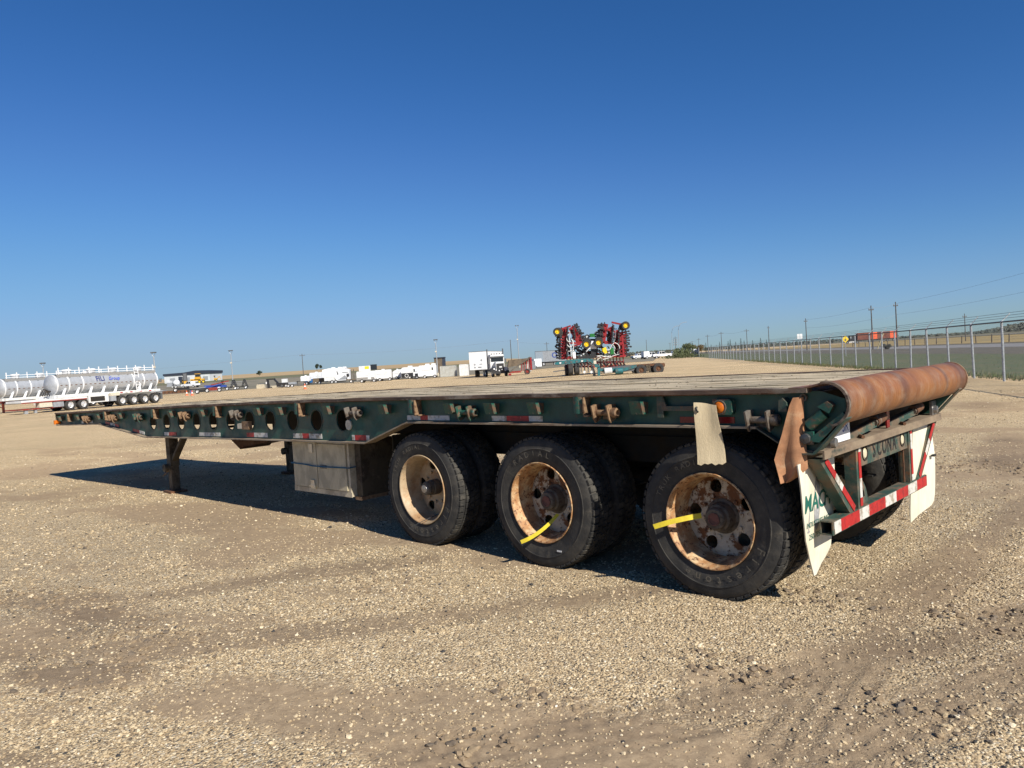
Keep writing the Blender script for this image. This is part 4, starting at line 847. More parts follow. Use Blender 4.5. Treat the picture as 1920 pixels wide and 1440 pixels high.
# ------------------------------------------------------------------ chain link fence
def fence_mesh_mat():
    m, n, b = newmat('chain_link'); L = n.links; tc = n.nodes.new('ShaderNodeUVMap'); tc.uv_map = 'UVMap'
    rot = n.nodes.new('ShaderNodeMapping'); rot.inputs['Rotation'].default_value = (0, 0, R(45)); L.new(tc.outputs[0], rot.inputs[0]); sx = n.nodes.new('ShaderNodeSeparateXYZ'); L.new(rot.outputs[0], sx.inputs[0]); outs = []
    for k in (0, 1):
        mu = n.nodes.new('ShaderNodeMath'); mu.operation = 'MULTIPLY'; mu.inputs[1].default_value = 1/.052; L.new(sx.outputs[k], mu.inputs[0]); fr = n.nodes.new('ShaderNodeMath'); fr.operation = 'FRACT'; L.new(mu.outputs[0], fr.inputs[0])
        lt = n.nodes.new('ShaderNodeMath'); lt.operation = 'LESS_THAN'; lt.inputs[1].default_value = .075; L.new(fr.outputs[0], lt.inputs[0]); outs.append(lt.outputs[0])
    mx = n.nodes.new('ShaderNodeMath'); mx.operation = 'MAXIMUM'; L.new(outs[0], mx.inputs[0]); L.new(outs[1], mx.inputs[1]); L.new(mx.outputs[0], b.inputs['Alpha'])
    b.inputs['Base Color'].default_value = (.36, .38, .40, 1); b.inputs['Roughness'].default_value = .5; b.inputs['Metallic'].default_value = .5; return m
FM = fence_mesh_mat()
fence = thing('chain_link_fence', 'galvanised chain link fence topped with barbed wire along the right of the yard', 'fence')
pts = []
for a, b in zip(FENCE[:-1], FENCE[1:]):
    n_ = max(1, round((b-a).length/3.05)); pts += [a+(b-a)*i/n_ for i in range(n_)]
pts.append(FENCE[-1]); HF = 2.0; fd = (FENCE[3]-FENCE[1]).normalized(); fn = Vector((fd.y, -fd.x, 0))
post_me = MB().cyl((0,0,0), (0,0,HF+.02), .041, n=10).mesh('post', STEELG); cap_me = MB().lathe([(.0, HF+.07), (.02, HF+.065), (.036, HF+.03), (.036, HF)], 10, axis='z').mesh('post_cap', STEELG)
arm_me = MB().bar((0,0,HF+.03), (fn.x*.27, fn.y*.27, HF+.30), .016, .03).mesh('barb_arm', STEELG)
for i, p in enumerate(pts):
    o = inst('post', post_me, fence, (p.x, p.y, float(ht(p.x, p.y))-.02), (random.uniform(-.02, .02), random.uniform(-.02, .02), 0)); inst('post_cap', cap_me, o); inst('barb_arm', arm_me, o)
MB().tube([p+Vector((0,0,HF)) for p in pts], .026, 8).build('top_rail', STEELD, fence)
for k, f_ in enumerate((.34, .67, 1.0)): MB().tube([p+fn*.27*f_+Vector((0,0,HF+.03+.27*f_)) for p in pts], .006, 4).build('barbed_wire', STEELD, fence)
V = []; F = []; UV = []; u = 0
for i, p in enumerate(pts):
    if i: u += (p-pts[i-1]).length
    V += [(p.x+fn.x*.04, p.y+fn.y*.04, .03), (p.x+fn.x*.04, p.y+fn.y*.04, HF-.01)]; UV += [(u, 0), (u, HF)]
for i in range(len(pts)-1): F.append((2*i, 2*i+2, 2*i+3, 2*i+1))
me = bpy.data.meshes.new('wire_mesh'); me.from_pydata(V, [], F); me.materials.append(FM); uvl = me.uv_layers.new(name='UVMap')
for lp_ in me.loops: uvl.data[lp_.index].uv = UV[lp_.vertex_index]
inst('wire_mesh', me, fence)
tuf = MB()
for i in range(6000):
    k_ = random.uniform(-8, 70)**1.0; n_ = random.choice([random.uniform(.3, 1.4), random.uniform(.9, 13)]); p = off_line(FENCE[1], k_, n_); hgt = random.uniform(.04, .15)*(1.2 if n_ < 1.4 else .5)
    for q in range(3):
        a = random.uniform(0, 6.28); b_ = Vector((math.cos(a), math.sin(a), 0)); tuf.add([p+b_*.014, p-b_*.014, p+b_.orthogonal()*hgt*.4+Vector((0, 0, hgt))], [(0, 1, 2)], random.choice([0, 0, 1]))
tu = struct(tuf.build('verge_grass_tufts', [mat('green_blades', (.11, .14, .045), .9), mat('straw_blades', (.24, .20, .11), .9)], smooth=0), 'stuff'); tu['label'] = 'ragged green and straw coloured grass tufts along the fence foot'
# gate by the far end of the fence
g0, g1 = at(1311, 669.5), at(1297, 669.5); gt = thing('yard_gate', 'grey chain link gate with a white notice at the far end of the yard', 'gate', (0,0,0))
gd = (g1-g0); MB().bar(g0+Vector((0,0,1.0)), g1+Vector((0,0,1.0)), .05, 1.75, m=0).build('gate_panel', mat('gate_mesh_grey', (.30, .33, .34), .7), gt)
for p in (g0, g1): MB().cyl(p, p+Vector((0,0,2.3)), .07, n=8).build('gate_post', STEELG, gt)
c = (g0+g1)/2; MB().box(-.35, .35, -.12, -.06, 1.5, 2.0).build('notice', WHITE, gt).matrix_world = Matrix.Translation(c) @ Matrix.Rotation(RZ0, 4, 'Z')
# ------------------------------------------------------------------ poles and wires
def light_pole(px, py, top_py, label, yoke=True):
    P = at(px, py); d = depth(P); h = (py-top_py)/FPX*d; t = thing('light_pole', label, 'light pole', P, RZ0, 'yard light poles')
    MB().cyl((0,0,0), (0,0,h-.7), .13, .08, 10).build('pole', STEELG, t)
    e = max(.24, 2.6*d/FPX); MB().tube([(-e, 0, h-.05), (-e*.9, 0, h-.42), (0, 0, h-.72), (e*.9, 0, h-.42), (e, 0, h-.05)], .045, 6).build('yoke', STEELG, t)
    for s_ in (-1, 1): MB().box(s_*e*.8-.2, s_*e*.8+.2, -.25, .25, h-.10, h+.10).build('lamp_head', STEELD, t)
    MB().cyl((0,0,-.3), (0,0,.75), .3, n=10).build('footing', CONC, t)
    MB().box(-.25, .1, -.2, .2, h*.66, h*.66+.3).build('junction_box', OFFW, t); return t
light_pole(294, 745, 661, 'tall yard light pole beside the tail of the tanker trailer'); light_pole(437.5, 728, 657.5, 'yard light pole behind the black A-frame trailers'); light_pole(821, 706, 637, 'yard light pole standing behind the pale grey shipping container')
light_pole(974, 690, 610.5, 'tallest yard light pole, right of the white day cab truck'); light_pole(86, 757, 681, 'yard light pole rising between the two tankers')
POLES = {}
def util_pole(px, top_py, h, label, base=None, cross=2.0, name='utility_pole'):
    if base: P = at(px, base); d = depth(P); h = (base-top_py)/FPX*d
    else:
        d = (h-CZ)*FPX/max(4, hyz(px)-top_py); P = col_d(px, d)
    t = thing(name, label, 'utility pole', P, RZ0, 'utility poles along the road'); MB().cyl((0,0,-.3), (0,0,h), .16*h/9, .10*h/9, 8).build('pole', WPOLE, t)
    if cross: MB().box(-cross/2, cross/2, -.06, .06, h-.75, h-.6).build('cross_arm', WPOLE, t); 
    for s_ in (-1, 0, 1): MB().cyl((s_*cross*.42, 0, h-.6), (s_*cross*.42, 0, h-.35), .05, n=6).build('insulator', GREY, t)
    POLES[px] = (P, h); return t
util_pole(1637, 573, 9, 'tall dark utility pole directly in front of the orange truck load', base=655.5, cross=.8); util_pole(1683, 566, 9, 'tallest dark utility pole at the rear end of the orange truck', base=651, cross=.8)
util_pole(1513.4, 597, 8.6, 'dark utility pole right of the white road sign', base=657, cross=0.8); util_pole(1445.7, 611, 8.6, 'utility pole left of the white road sign', cross=.8); util_pole(1404.6, 617, 8.6, 'utility pole above the middle of the distant fence line'); util_pole(1356.8, 622, 8.6, 'second utility pole from the far end of the chain link fence'); util_pole(1331, 627.5, 8.6, 'utility pole standing right at the far end of the chain link fence'); util_pole(1314, 634, 8.6, 'small distant utility pole just left of the fence end'); util_pole(1301.6, 639, 8.6, 'smallest distant utility pole by the far gate')
t = util_pole(1270.5, 631, 8.6, 'utility pole with a cluster of transformers beside the parked white vans'); P, h = POLES[1270.5]
for k in range(6): MB().cyl(((-1)**k*.55, 0, h-1.2-(k//2)*1.1), ((-1)**k*.55, 0, h-1.9-(k//2)*1.1), .28, n=8).build('transformer', GREY, t)
util_pole(1260, 642, 8.6, 'thin distant utility pole left of the transformer pole'); util_pole(1810.7, 588, 6, 'short utility pole beyond the fence at far right', base=640, cross=.8)
util_pole(571, 667, 8.6, 'utility pole behind the blue trailer'); util_pole(962, 639, 8.6, 'dark utility pole just right of the white truck cab', cross=0); util_pole(1029.5, 643, 8.6, 'utility pole above the grey semi trailer'); util_pole(1216, 637, 8.6, 'thin mast behind the parked white pickup', cross=0)
def wire(label, pts_, sag=1.2, r=.03):
    P = []
    for a, b in zip(pts_[:-1], pts_[1:]):
        for i in range(12): t = i/12; p = a*(1-t)+b*t; P.append(p+Vector((0,0,-4*sag*t*(1-t))))
    P.append(pts_[-1]); o = MB().tube(P, r*.5, 4).build('power_line', GREY, smooth=60); return tag(o, label, 'power line', 'overhead lines')
def ptop(px, f=-.3): P, h = POLES[px]; return P+Vector((0,0,h+f))
wire('overhead line over the row of campers on the left', [ptop(571)+Vector((-190, -60, -.5)), ptop(571), ptop(962)], 1.0, .035); wire('overhead line from the dark pole to the pole above the grey trailer', [ptop(962), ptop(1029.5)], .5, .03)
e1 = ptop(1683)+Vector((30, -38, 1.5)); wire('upper overhead line leaving the frame at top right', [ptop(1513.4), ptop(1637), ptop(1683), e1], .3, .022); wire('lower overhead line leaving the frame at top right', [ptop(1513.4, -2.2), ptop(1637, -2.2), ptop(1683, -2.2), e1+Vector((0, 0, -2.4))], .3, .022)
wire('far overhead line along the distant utility poles', [ptop(1404.6), ptop(1356.8), ptop(1331), ptop(1314), ptop(1301.6)], .8, .04)
def street_light(px, top, d, label):
    P = col_d(px, d); h = CZ+(hyz(px)-top)/FPX*d-P.z; t = thing('street_light', label, 'street light', P, RZ0, 'tall curved street lights')
    MB().tube([(0,0,0), (0,0,h*.78), (.12*h*.3, 0, h*.9), (.09*h, 0, h*.965), (.2*h, 0, h)], .09, 6).build('curved_mast', STEELG, t); MB().box(.2*h-.1, .2*h+.9, -.15, .15, h-.12, h+.05).build('lamp_head', GREY, t)
street_light(1277, 604.5, 290, 'nearer tall curved street light at the far gate'); street_light(1264.5, 611.5, 330, 'farther tall curved street light behind the white vans')
# signs
sg = at(1586.5, 668); t = thing('warning_sign', 'yellow diamond warning sign on a post beyond the fence', 'sign', sg, RZ0+.15); d = depth(sg); zc = (668-636)/FPX*d; r_ = 7.0/FPX*d
MB().cyl((0,.03,0), (0,.03,zc), .04, n=6).build('sign_post', STEELG, t); pl_ = MB().prism([(-r_, zc), (0, zc-r_), (r_, zc), (0, zc+r_)], 'y', -.02, 0).build('diamond_plate', SIGNY, t); MB().prism(circ(0, zc-r_*.2, r_*.3, n=12), 'y', -.03, -.021).prism([(-r_*.16, zc+r_*.3), (r_*.16, zc+r_*.3), (0, zc+r_*.5)], 'y', -.03, -.021).build('sign_symbol', BRN, pl_)['kind'] = 'stuff'
sg = at(1501, 660); d = depth(sg); t = thing('road_sign', 'white two panel road sign on posts beyond the fence', 'sign', sg, RZ0); zc = (660-635.5)/FPX*d; k = d/FPX
for s_ in (-1, 1): MB().box(s_*2.6*k-2.3*k, s_*2.6*k+2.3*k, -.03, 0, zc, zc+9.5*k).build('sign_panel', WHITE2, t); MB().cyl((s_*2.6*k, .03, 0), (s_*2.6*k, .03, zc+8*k), .05, n=6).build('sign_post', STEELG, t)
# wooden post fence along the road
wf = thing('wire_fence', 'low wire fence on weathered wooden posts across the side road', 'fence')
wp = MB().cyl((0,0,-.1), (0,0,1.25), .085, .075, 7).mesh('wooden_post', OLDWOOD); ends = []
for i in range(40):
    p = off_line(FENCE[1], -40+i*5.5, 40); inst('wooden_post', wp, wf, (p.x, p.y, 0), (random.uniform(-.05, .05), random.uniform(-.05, .05), 0)); ends.append(p)
for z in (.45, .8, 1.15): MB().tube([p+Vector((0,0,z)) for p in ends], .008, 4).build('fence_wire', STEELD, wf)
MB().bar(at(1645, 655), at(1645, 655)+Vector((.9, .6, 2.6)), .18, .12).build('pale_prop', mat('pale_timber', (.42, .36, .20), .9), wf)

# ------------------------------------------------------------------ vehicles and machines in the yard
_wc = {}
def wheel(par, x, y, z, r, w_, rm=None, axis='y', tm=None, rimr=.55):
    rm = rm or RIMW; tm = tm or TYREB; k = (round(r, 3), round(w_, 3), rm.name, tm.name, rimr)
    if k not in _wc:
        ty = MB().lathe([(r*rimr, .02), (r*rimr, w_*.08), (r*.75, 0), (r*.93, w_*.03), (r, w_*.14), (r, w_*.86), (r*.93, w_*.97), (r*.75, w_), (r*rimr, w_*.9)], 28).mesh('wheel', tm)
        ri = MB().lathe([(r*rimr, w_*.06), (r*rimr*.9, w_*.16), (r*rimr*.55, w_*.30), (r*rimr*.5, w_*.12), (r*.12, w_*.10), (0, w_*.10)], 20).mesh('rim', rm); _wc[k] = (ty, ri)
    o = inst('wheel', _wc[k][0], par, (x, y, z), (0, 0, 0 if axis == 'y' else (-math.pi/2 if axis == 'x' else math.pi))); inst('rim', _wc[k][1], o); return o
def head(a, b): return math.atan2(b.y-a.y, b.x-a.x)
def tanker(Fp, Rp, label, text=None, grp='bulk tanker trailers'):
    L_ = (Rp-Fp).length; t = thing('tanker_trailer', label, 'tanker trailer', Fp, head(Fp, Rp), grp); r = .93; zc = 2.42
    tk = MB().lathe([(0, -.42), (r*.35, -.38), (r*.7, -.25), (r*.92, -.1), (r, 0), (r, L_-.05), (r*.9, L_+.1), (r*.6, L_+.25), (0, L_+.32)], 40, (0, 0, zc), 'x').build('tank', ALUT, t)
    for x in (.05, 1.2, 2.6, L_-2.9, L_-1.7, L_-.1): MB().lathe([(r, x-.05), (r+.03, x-.05), (r+.03, x+.05), (r, x+.05)], 36, (0, 0, zc), 'x', closed=True).build('tank_band', WHITE, tk)
    MB().box(.2, L_-.1, -.62, .62, zc+r-.06, zc+r+.02).box(.2, L_-.1, -.66, -.60, zc+r-.30, zc+r+.02).build('walkway', ALUD, t)
    for i in range(11):
        x = .4+i*(L_-.7)/10; MB().bar((x, -.62, zc+r-.28), (x, -.60, zc+r+.62), .07, .07).build('rail_post', WHITE, t); MB().prism([(x-.09, zc+r-.28), (x+.09, zc+r-.28), (x, zc+r-.45)], 'y', -.70, -.60).build('post_bracket', STEELD, t)
    for z in (.12, .34): MB().box(.3, L_-.2, -.64, -.60, zc+r+z-.025, zc+r+z+.025).build('hand_rail', WHITE, t)
    for x in (1.7, 4.2, 6.5, L_-1.6): MB().cyl((x, .1, zc+r), (x, .1, zc+r+.38), .38, n=16).build('manhole', ALUT, tk); MB().cyl((x, .1, zc+r+.38), (x, .1, zc+r+.46), .42, n=16).build('manhole_lid', WHITE, tk)
    MB().box(-.1, L_+.1, -1.0, -.82, 1.22, 1.42).box(-.1, L_+.1, .82, 1.0, 1.22, 1.42).box(-.1, L_+.1, -.5, .5, 1.2, 1.45).build('chassis', WHITE2, t)
    for i in range(8):
        x = .5+i*(L_-1.6)/7; MB().prism([(x-.09, 1.42), (x+.09, 1.42), (x+.34, 2.05), (x+.27, 2.08)], 'y', -.96, -.76).build('tank_rib', WHITE, t)
    for i in range(22):
        x = .4+i*(L_-.8)/21; MB().box(x-.10, x+.10, -r-.012, -r-.0, zc-.11, zc-.05).build('marker_strip', RUSTM, tk)
    for i in range(9): x = L_-5.2+i*.56; MB().box(x, x+.28, -1.012, -1.0, 1.26, 1.36).build('reflective_tape', TRED if i % 2 else TWHITE, t)
    for i in range(4):
        x = L_-4.55+i*1.3
        for y, ax in ((-1.2, 'y'), (1.2, 'far')): wheel(t, x, y, .52, .52, .56, axis=ax)
    MB().box(L_-.1, L_+.12, -1.25, -.6, .35, 1.15).build('mud_flap', STEELD, t); MB().box(L_-5.9, L_-5.3, -1.22, -.7, .55, 1.05).build('side_box', GREY, t); MB().box(L_-5.9, L_-4.9, -1.23, -.75, 1.05, 1.35).build('tool_locker', OFFW, t)
    MB().tube([(L_-.15-1.1, -1.25, 1.08), (L_-.6, -1.25, 1.14), (L_+.05, -1.25, 1.0)], .05, 6).build('fender', STEELG, t)
    la = MB()
    for y_, z in ((-1.02, 0),):
        for dx in (-.22, .22): la.bar((L_-2.5+dx, -1.02, 1.3), (L_-2.5+dx, -.75, zc+r+.3), .05, .05)
        for k in range(8): f = k/7; la.bar((L_-2.72, -1.02+.27*f, 1.35+2.2*f), (L_-2.28, -1.02+.27*f, 1.35+2.2*f), .04, .04)
    la.build('ladder', WHITE, t); MB().box(2.9, 5.0, -1.05, -.6, .55, 1.2).build('pump_box', WHITE2, t); MB().box(3.1, 4.6, -1.07, -1.051, .65, 1.1).build('pump_bay', DARK, t)
    if text:
        mb = MB(); add_text(mb, text[0], .66, (L_*.40, -r-.022, zc+.36), (1, 0, 0), (0, 0, 1)); mb.V = [(v[0], -math.sqrt(max(.01, (r+.055)**2-(v[2]-zc)**2)), v[2]) for v in mb.V]; mb.build('lettering', mat('navy_print', (.02, .03, .16), .5), tk, smooth=0)['kind'] = 'stuff'
        mb = MB(); add_text(mb, text[1], .46, (L_*.40+1.5, -r, zc+.34), (1, 0, 0), (.25, 0, 1)); mb.V = [(v[0], -math.sqrt(max(.01, (r+.055)**2-(v[2]-zc)**2)), v[2]) for v in mb.V]; mb.build('script_lettering', mat('blue_print', (.03, .08, .55), .5), tk, smooth=0)['kind'] = 'stuff'
    pi = MB(); 
    for k in range(5): pi.tube([(-.5-.1*k, -.5+.2*k, 1.45), (-.55, -.4+.15*k, 1.7+.1*k), (-.2, -.3+.1*k, 1.9)], .05, 5)
    pi.build('piping', DARK, t); return t
TF, TRr = dl(70, -42.3), dl(80, -37.7); tanker(TF, TRr, 'silver tanker trailer with blue lettering and four rear axles', ('FILI', 'Group'))
ax_ = (TRr-TF).normalized(); tanker(TF+Vector((-9.0, -2.6, 0))+ax_*.6, TRr+Vector((-9.0, -2.6, 0))+ax_*.6, 'silver tanker trailer at the left edge, partly hidden by the other tanker')
dd = thing('tandem_dolly', 'white tandem dolly with dark red rub rail under the front of the lettered tanker', 'dolly', TF, head(TF, TRr))
MB().box(-3.6, 2.6, -1.25, .9, 1.0, 1.18).build('dolly_frame', WHITE2, dd); MB().box(-3.6, 2.6, -1.27, -1.251, .92, 1.02).build('rub_rail', REDD, dd); MB().box(-3.8, .2, -1.1, .8, .35, .45).build('lower_rail', REDD, dd)
for x in (.95, 2.25):
    for y, a in ((-1.25, 'y'), (1.1, 'far')): wheel(dd, x, y, .52, .52, .56, axis=a)
MB().box(-.7, .3, -1.2, -.7, .42, .95).build('side_box', GREY, dd); MB().box(-2.0, -.8, -1.22, -.7, .48, .95).build('cream_locker', OFFW, dd); MB().box(-3.2, -2.9, -1.0, -.8, 0, .4).build('stand', STEELG, dd); MB().box(-2.3, -2.1, -1.0, -.8, 0, .4).build('stand', STEELG, dd)
orl = at(7, 774); t = thing('landing_stand', 'orange landing stand under the left edge tanker', 'stand', orl, RZ0); MB().box(-.08, .08, -.1, .1, 0, .95).bar((-.9, 0, .85), (0, 0, .45), .07, .07).build('stand_leg', CONEO, t); MB().box(-.5, 2.2, .1, .5, .95, 1.15).build('front_frame', REDD, t)

def cone(px, py, label):
    P = at(px, py); t = thing('traffic_cone', label, 'traffic cone', P, 0, 'orange traffic cones'); MB().lathe([(.16, .04), (.03, .75), (0, .76)], 14, axis='z').build('cone', CONEO, t); MB().box(-.22, .22, -.22, .22, 0, .04).build('base', CONEO, t); MB().lathe([(.118, .30), (.085, .46)], 14, (0, 0, 0), 'z').build('white_band', WHITE, t); t.scale = (1.1, 1.1, 1.1)
cone(350.5, 741.5, 'orange cone left of the black flat deck trailer'); cone(360.5, 741.5, 'orange cone under the nose of the black flat deck trailer'); cone(572, 729.5, 'orange cone standing alone in front of the blue trailer')
def at_root(name, label, cat, px, py, rz=0, group=None):
    P = at(px, py); return thing(name, label, cat, P, RZ0+rz, group), depth(P)/FPX
# warehouse far left
P = col_d(353, 395); t = thing('warehouse', 'long pale warehouse with a dark low roof in the far left', 'building', P, RZ0-.02); k = 395/FPX; wd = 43*k
MB().box(-wd, wd, 0, 16, -1, 4.0).build('wall', GWALL, t); MB().prism([(-wd-.4, 4.0), (wd+.4, 4.0), (wd+.4, 5.3), (wd*.4, 5.9), (-wd*.1, 5.2), (-wd-.4, 5.0)], 'y', -.5, 16.5).build('roof', ROOFK, t)
MB().box(-wd*.38, -wd*.22, -.06, .0, -.5, 3.2).build('door', ROOFK, t)
for x in (-.75, -.1, .35, .7): MB().box(wd*x, wd*x+2.6, -.06, 0, .6, 2.6).build('window', GREY, t)
# forklifts and machines
def forklift(px, py, label, s_=1):
    t, k = at_root('forklift', label, 'forklift', px, py, .5); t.scale = (s_,)*3
    MB().box(-.7, .7, -.9, 1.2, .35, 1.15).build('body', YELP, t); MB().box(-.65, .65, .3, 1.3, 1.15, 1.5).build('counterweight', YELP, t)
    for x in (-.5, .5): MB().box(x-.08, x+.08, -1.15, -1.0, .1, 3.4).build('mast', BLACKM, t)
    MB().box(-.55, .55, -1.12, -1.05, 1.2, 3.2).build('mast_plate', STEELD, t); MB().box(-.6, .6, -.5, .9, 2.15, 2.25).build('cab_roof', BLACKM, t)
    for x in (-.55, .55):
        for y in (-.5, .85): MB().bar((x, y, 1.1), (x, y, 2.2), .08).build('cab_pillar', BLACKM, t)
    for x in (-.75, .45):
        for y in (-.6, .9): wheel(t, x+.3*(x > 0), y, .42, .42, .3, YELH, axis='x')
    for x in (-.35, .35): MB().box(x-.06, x+.06, -2.2, -1.1, .15, .22).build('fork', BLACKM, t)
forklift(301.5, 722.5, 'yellow forklift with a dark mast right of the light pole by the tankers', 1.15); forklift(347, 719.8, 'yellow forklift with raised mast in front of the dark warehouse door', 1.2)
t, k = at_root('road_grader', 'yellow machine with a boxy cab in front of the pale warehouse', 'grader', 372, 717.5, .2); MB().box(-2.6, 2.2, -.6, .6, 1.0, 1.7).build('frame', YELP, t); MB().box(-1.0, .9, -1.0, .8, 1.6, 2.4).build('engine_hood', YELP, t); MB().box(-.8, .8, -.9, .7, 2.4, 3.4).build('cab_glass', GLASS, t); MB().box(-.9, .9, -1.0, .8, 3.4, 3.6).build('cab_roof', YELP, t)
for x in (-2.0, 0.6, 1.9): wheel(t, x, -1.1, .62, .62, .4, YELH)
t, k = at_root('backhoe_loader', 'yellow backhoe loader with a dark open cab near the warehouse end', 'backhoe', 402, 717, .15); MB().box(-1.8, 1.6, -.7, .7, .9, 1.7).build('body', YELP, t); MB().box(-.7, .7, -.75, .7, 2.9, 3.05).build('cab_roof', BLACKM, t)
for x in (-.65, .65): MB().bar((x, -.7, 1.6), (x, -.7, 2.95), .12).build('cab_pillar', BLACKM, t)
MB().bar((1.5, 0, 1.4), (2.7, 0, 2.6), .3, .3).build('boom', YELP, t); MB().bar((2.7, 0, 2.6), (3.3, 0, 1.0), .25, .25).build('dipper', YELP, t); MB().bar((-1.6, 0, 1.3), (-3.0, 0, .6), .3, .3).build('loader_arm', YELP, t); wheel(t, -1.2, -.95, .75, .75, .4, YELH); wheel(t, 1.3, -.95, .55, .55, .4, YELH)
# things in front of the warehouse
t, k = at_root('white_tank_trailer', 'small trailer carrying a round white tank left of the white pickup', 'tank trailer', 330, 727.5, .1); MB().lathe([(0, -.9), (.6, -.75), (.85, -.3), (.85, .3), (.6, .75), (0, .9)], 20, (.3, 0, 1.5), 'x').build('tank', WHITE, t); MB().box(-2.4, 1.4, -.7, .7, .5, .7).build('frame', STEELG, t); MB().box(-2.3, -.8, -.65, .65, .7, 1.7).build('engine_box', GREY, t); wheel(t, .3, -.9, .38, .38, .25); wheel(t, -.7, -.9, .38, .38, .25)
for q in range(5): MB().box(-2.2+q*.3, -2.1+q*.3, -.3, 0, 1.7, 2.6-.1*q).build('upright_pipe', WHITE, t)
def pickup(px, py, label, s_=1, rz=0, canopy=False, m_=None):
    t, k = at_root('pickup_truck' if not canopy else 'service_truck', label, 'pickup', px, py, rz, 'white pickups and vans'); t.scale = (s_,)*3; m_ = m_ or WHITE
    MB().prism([(-2.7, .55), (2.7, .55), (2.7, 1.05), (2.45, 1.15), (1.1, 1.2), (.45, 1.85), (-.9, 1.9), (-1.0, 1.2), (-2.7, 1.2)], 'y', -.95, .95).build('body', m_, t)
    MB().prism([(1.02, 1.22), (.42, 1.78), (-.2, 1.8), (-.2, 1.22)], 'y', -.965, .965).build('side_window', GLASS, t); MB().prism([(-.3, 1.22), (-.3, 1.8), (-.82, 1.8), (-.85, 1.22)], 'y', -.965, .965).build('side_window', GLASS, t)
    MB().prism([(1.15, 1.2), (.5, 1.86), (.47, 1.84), (1.1, 1.19)], 'y', -.85, .85).build('windscreen', GLASS, t)
    if canopy: MB().box(-2.68, -1.05, -.97, .97, 1.2, 2.15).build('service_body', m_, t)
    MB().box(2.7, 2.8, -.9, .9, .5, .75).build('bumper', STEELD, t); MB().box(-2.8, -2.7, -.9, .9, .5, .7).build('bumper', STEELD, t)
    for x in (-1.75, 1.75):
        for y, a in ((-1.0, 'y'), (1.0, 'far')): wheel(t, x, y, .4, .4, .26, axis=a)
    return t
pickup(357.5, 727, 'white pickup with hood raised behind the brown low deck', .95, math.pi-.3)
t, k = at_root('low_deck_trailer', 'long brown low deck trailer beside the tail of the lettered tanker', 'trailer', 322, 741.5, .05); MB().box(-3.3, 2.9, -.7, .8, .35, .85).build('deck', RUSTM, t); MB().box(-3.4, -1.2, -.75, .85, .86, 1.05).build('grey_ramp', GREY, t)
for i in range(9): MB().cyl((-3+i*.7, -.705, .55), (-3+i*.7, -.69, .55), .11, n=10).build('deck_hole', DARK, t)
wheel(t, 1.0, -.8, .95, .4, .3); MB().box(1.3, 3.0, -.6, .6, .9, 1.3).build('black_tank', BLACKM, t)
t, k = at_root('flat_deck_trailer', 'black flat deck trailer behind the two orange cones', 'trailer', 370, 738.5, .12); MB().box(-1.2, 1.6, -.6, .8, .75, .95).build('deck', BLACKM, t); MB().box(-1.0, -.8, -.5, -.3, 0, .75).build('leg', BLUEP, t); MB().box(.6, 1.2, -.65, .6, .3, .7).build('storage_box', BLACKM, t); wheel(t, .2, -.75, .42, .42, .3); MB().bar((-1.2, 0, .8), (1.6, 0, 1.15), .2, .1).build('ramp', GREY, t)
t, k = at_root('blue_implement', 'blue and rust coloured farm implement on wheels left of the A-frame trailers', 'implement', 405, 735, .1); MB().bar((-2.1, 0, 1.2), (2.0, .2, 1.05), .5, .4).bar((-1.8, -.3, .9), (1.2, -.3, 1.5), .2, .2).build('blue_frame', BLUEP, t); MB().box(-1.6, .6, -.8, .5, .35, .9).build('rust_body', REDD, t); MB().box(.6, 1.0, -.8, -.4, .4, .95).build('white_tank', WHITE, t); wheel(t, -1.4, -.9, .42, .42, .3); wheel(t, .9, -.9, .4, .4, .3); MB().bar((-1.0, .5, 1.4), (2.4, .5, 2.0), .12, .2).build('red_boom', REDD, t)
def aframe(px, py, label):
    t, k = at_root('a_frame_trailer', label, 'trailer', px, py, .12, 'black A-frame reel trailers')
    for x in (-1.15, 1.15):
        for s_ in (-1, 1): MB().bar((x+s_*.5, -.4, .5), (x, -.4, 2.05), .13, .13).bar((x+s_*.5, .6, .5), (x, .6, 2.05), .13, .13).build('a_frame', BLACKM, t)
    MB().box(-1.8, 1.8, -.6, -.45, .45, .6).build('base_rail', BLACKM, t); MB().box(-1.8, 1.8, .6, .75, .45, .6).build('base_rail', BLACKM, t)
    for z in (.9, 1.25, 1.6): MB().box(-1.1, 1.1, .05, .15, z, z+.06).build('cross_tube', STEELG, t)
    wheel(t, 1.55, -.85, .38, .38, .22, RIMW); wheel(t, -.1, -.85, .36, .36, .22, RIMW)
aframe(429, 731.5, 'left one of the two black A-frame trailers'); aframe(448.5, 730, 'right one of the two black A-frame trailers')
t, k = at_root('barrier_block', 'cream concrete block left of the black gooseneck trailer', 'concrete block', 488.5, 728.5); MB().prism([(-.8, 0), (.75, 0), (.72, .85), (-.66, .85), (-.8, .6)], 'y', 0, .9).build('block', CONC, t); MB().box(-.5, .8, .1, .7, .86, 1.0).build('pallet', STEELD, t)
t, k = at_root('barrier_block', 'low pale block under the neck of the gooseneck trailer', 'concrete block', 514, 727); MB().prism([(-.7, 0), (.7, 0), (.66, .42), (-.66, .42)], 'y', 0, .6).build('block', CONC, t)
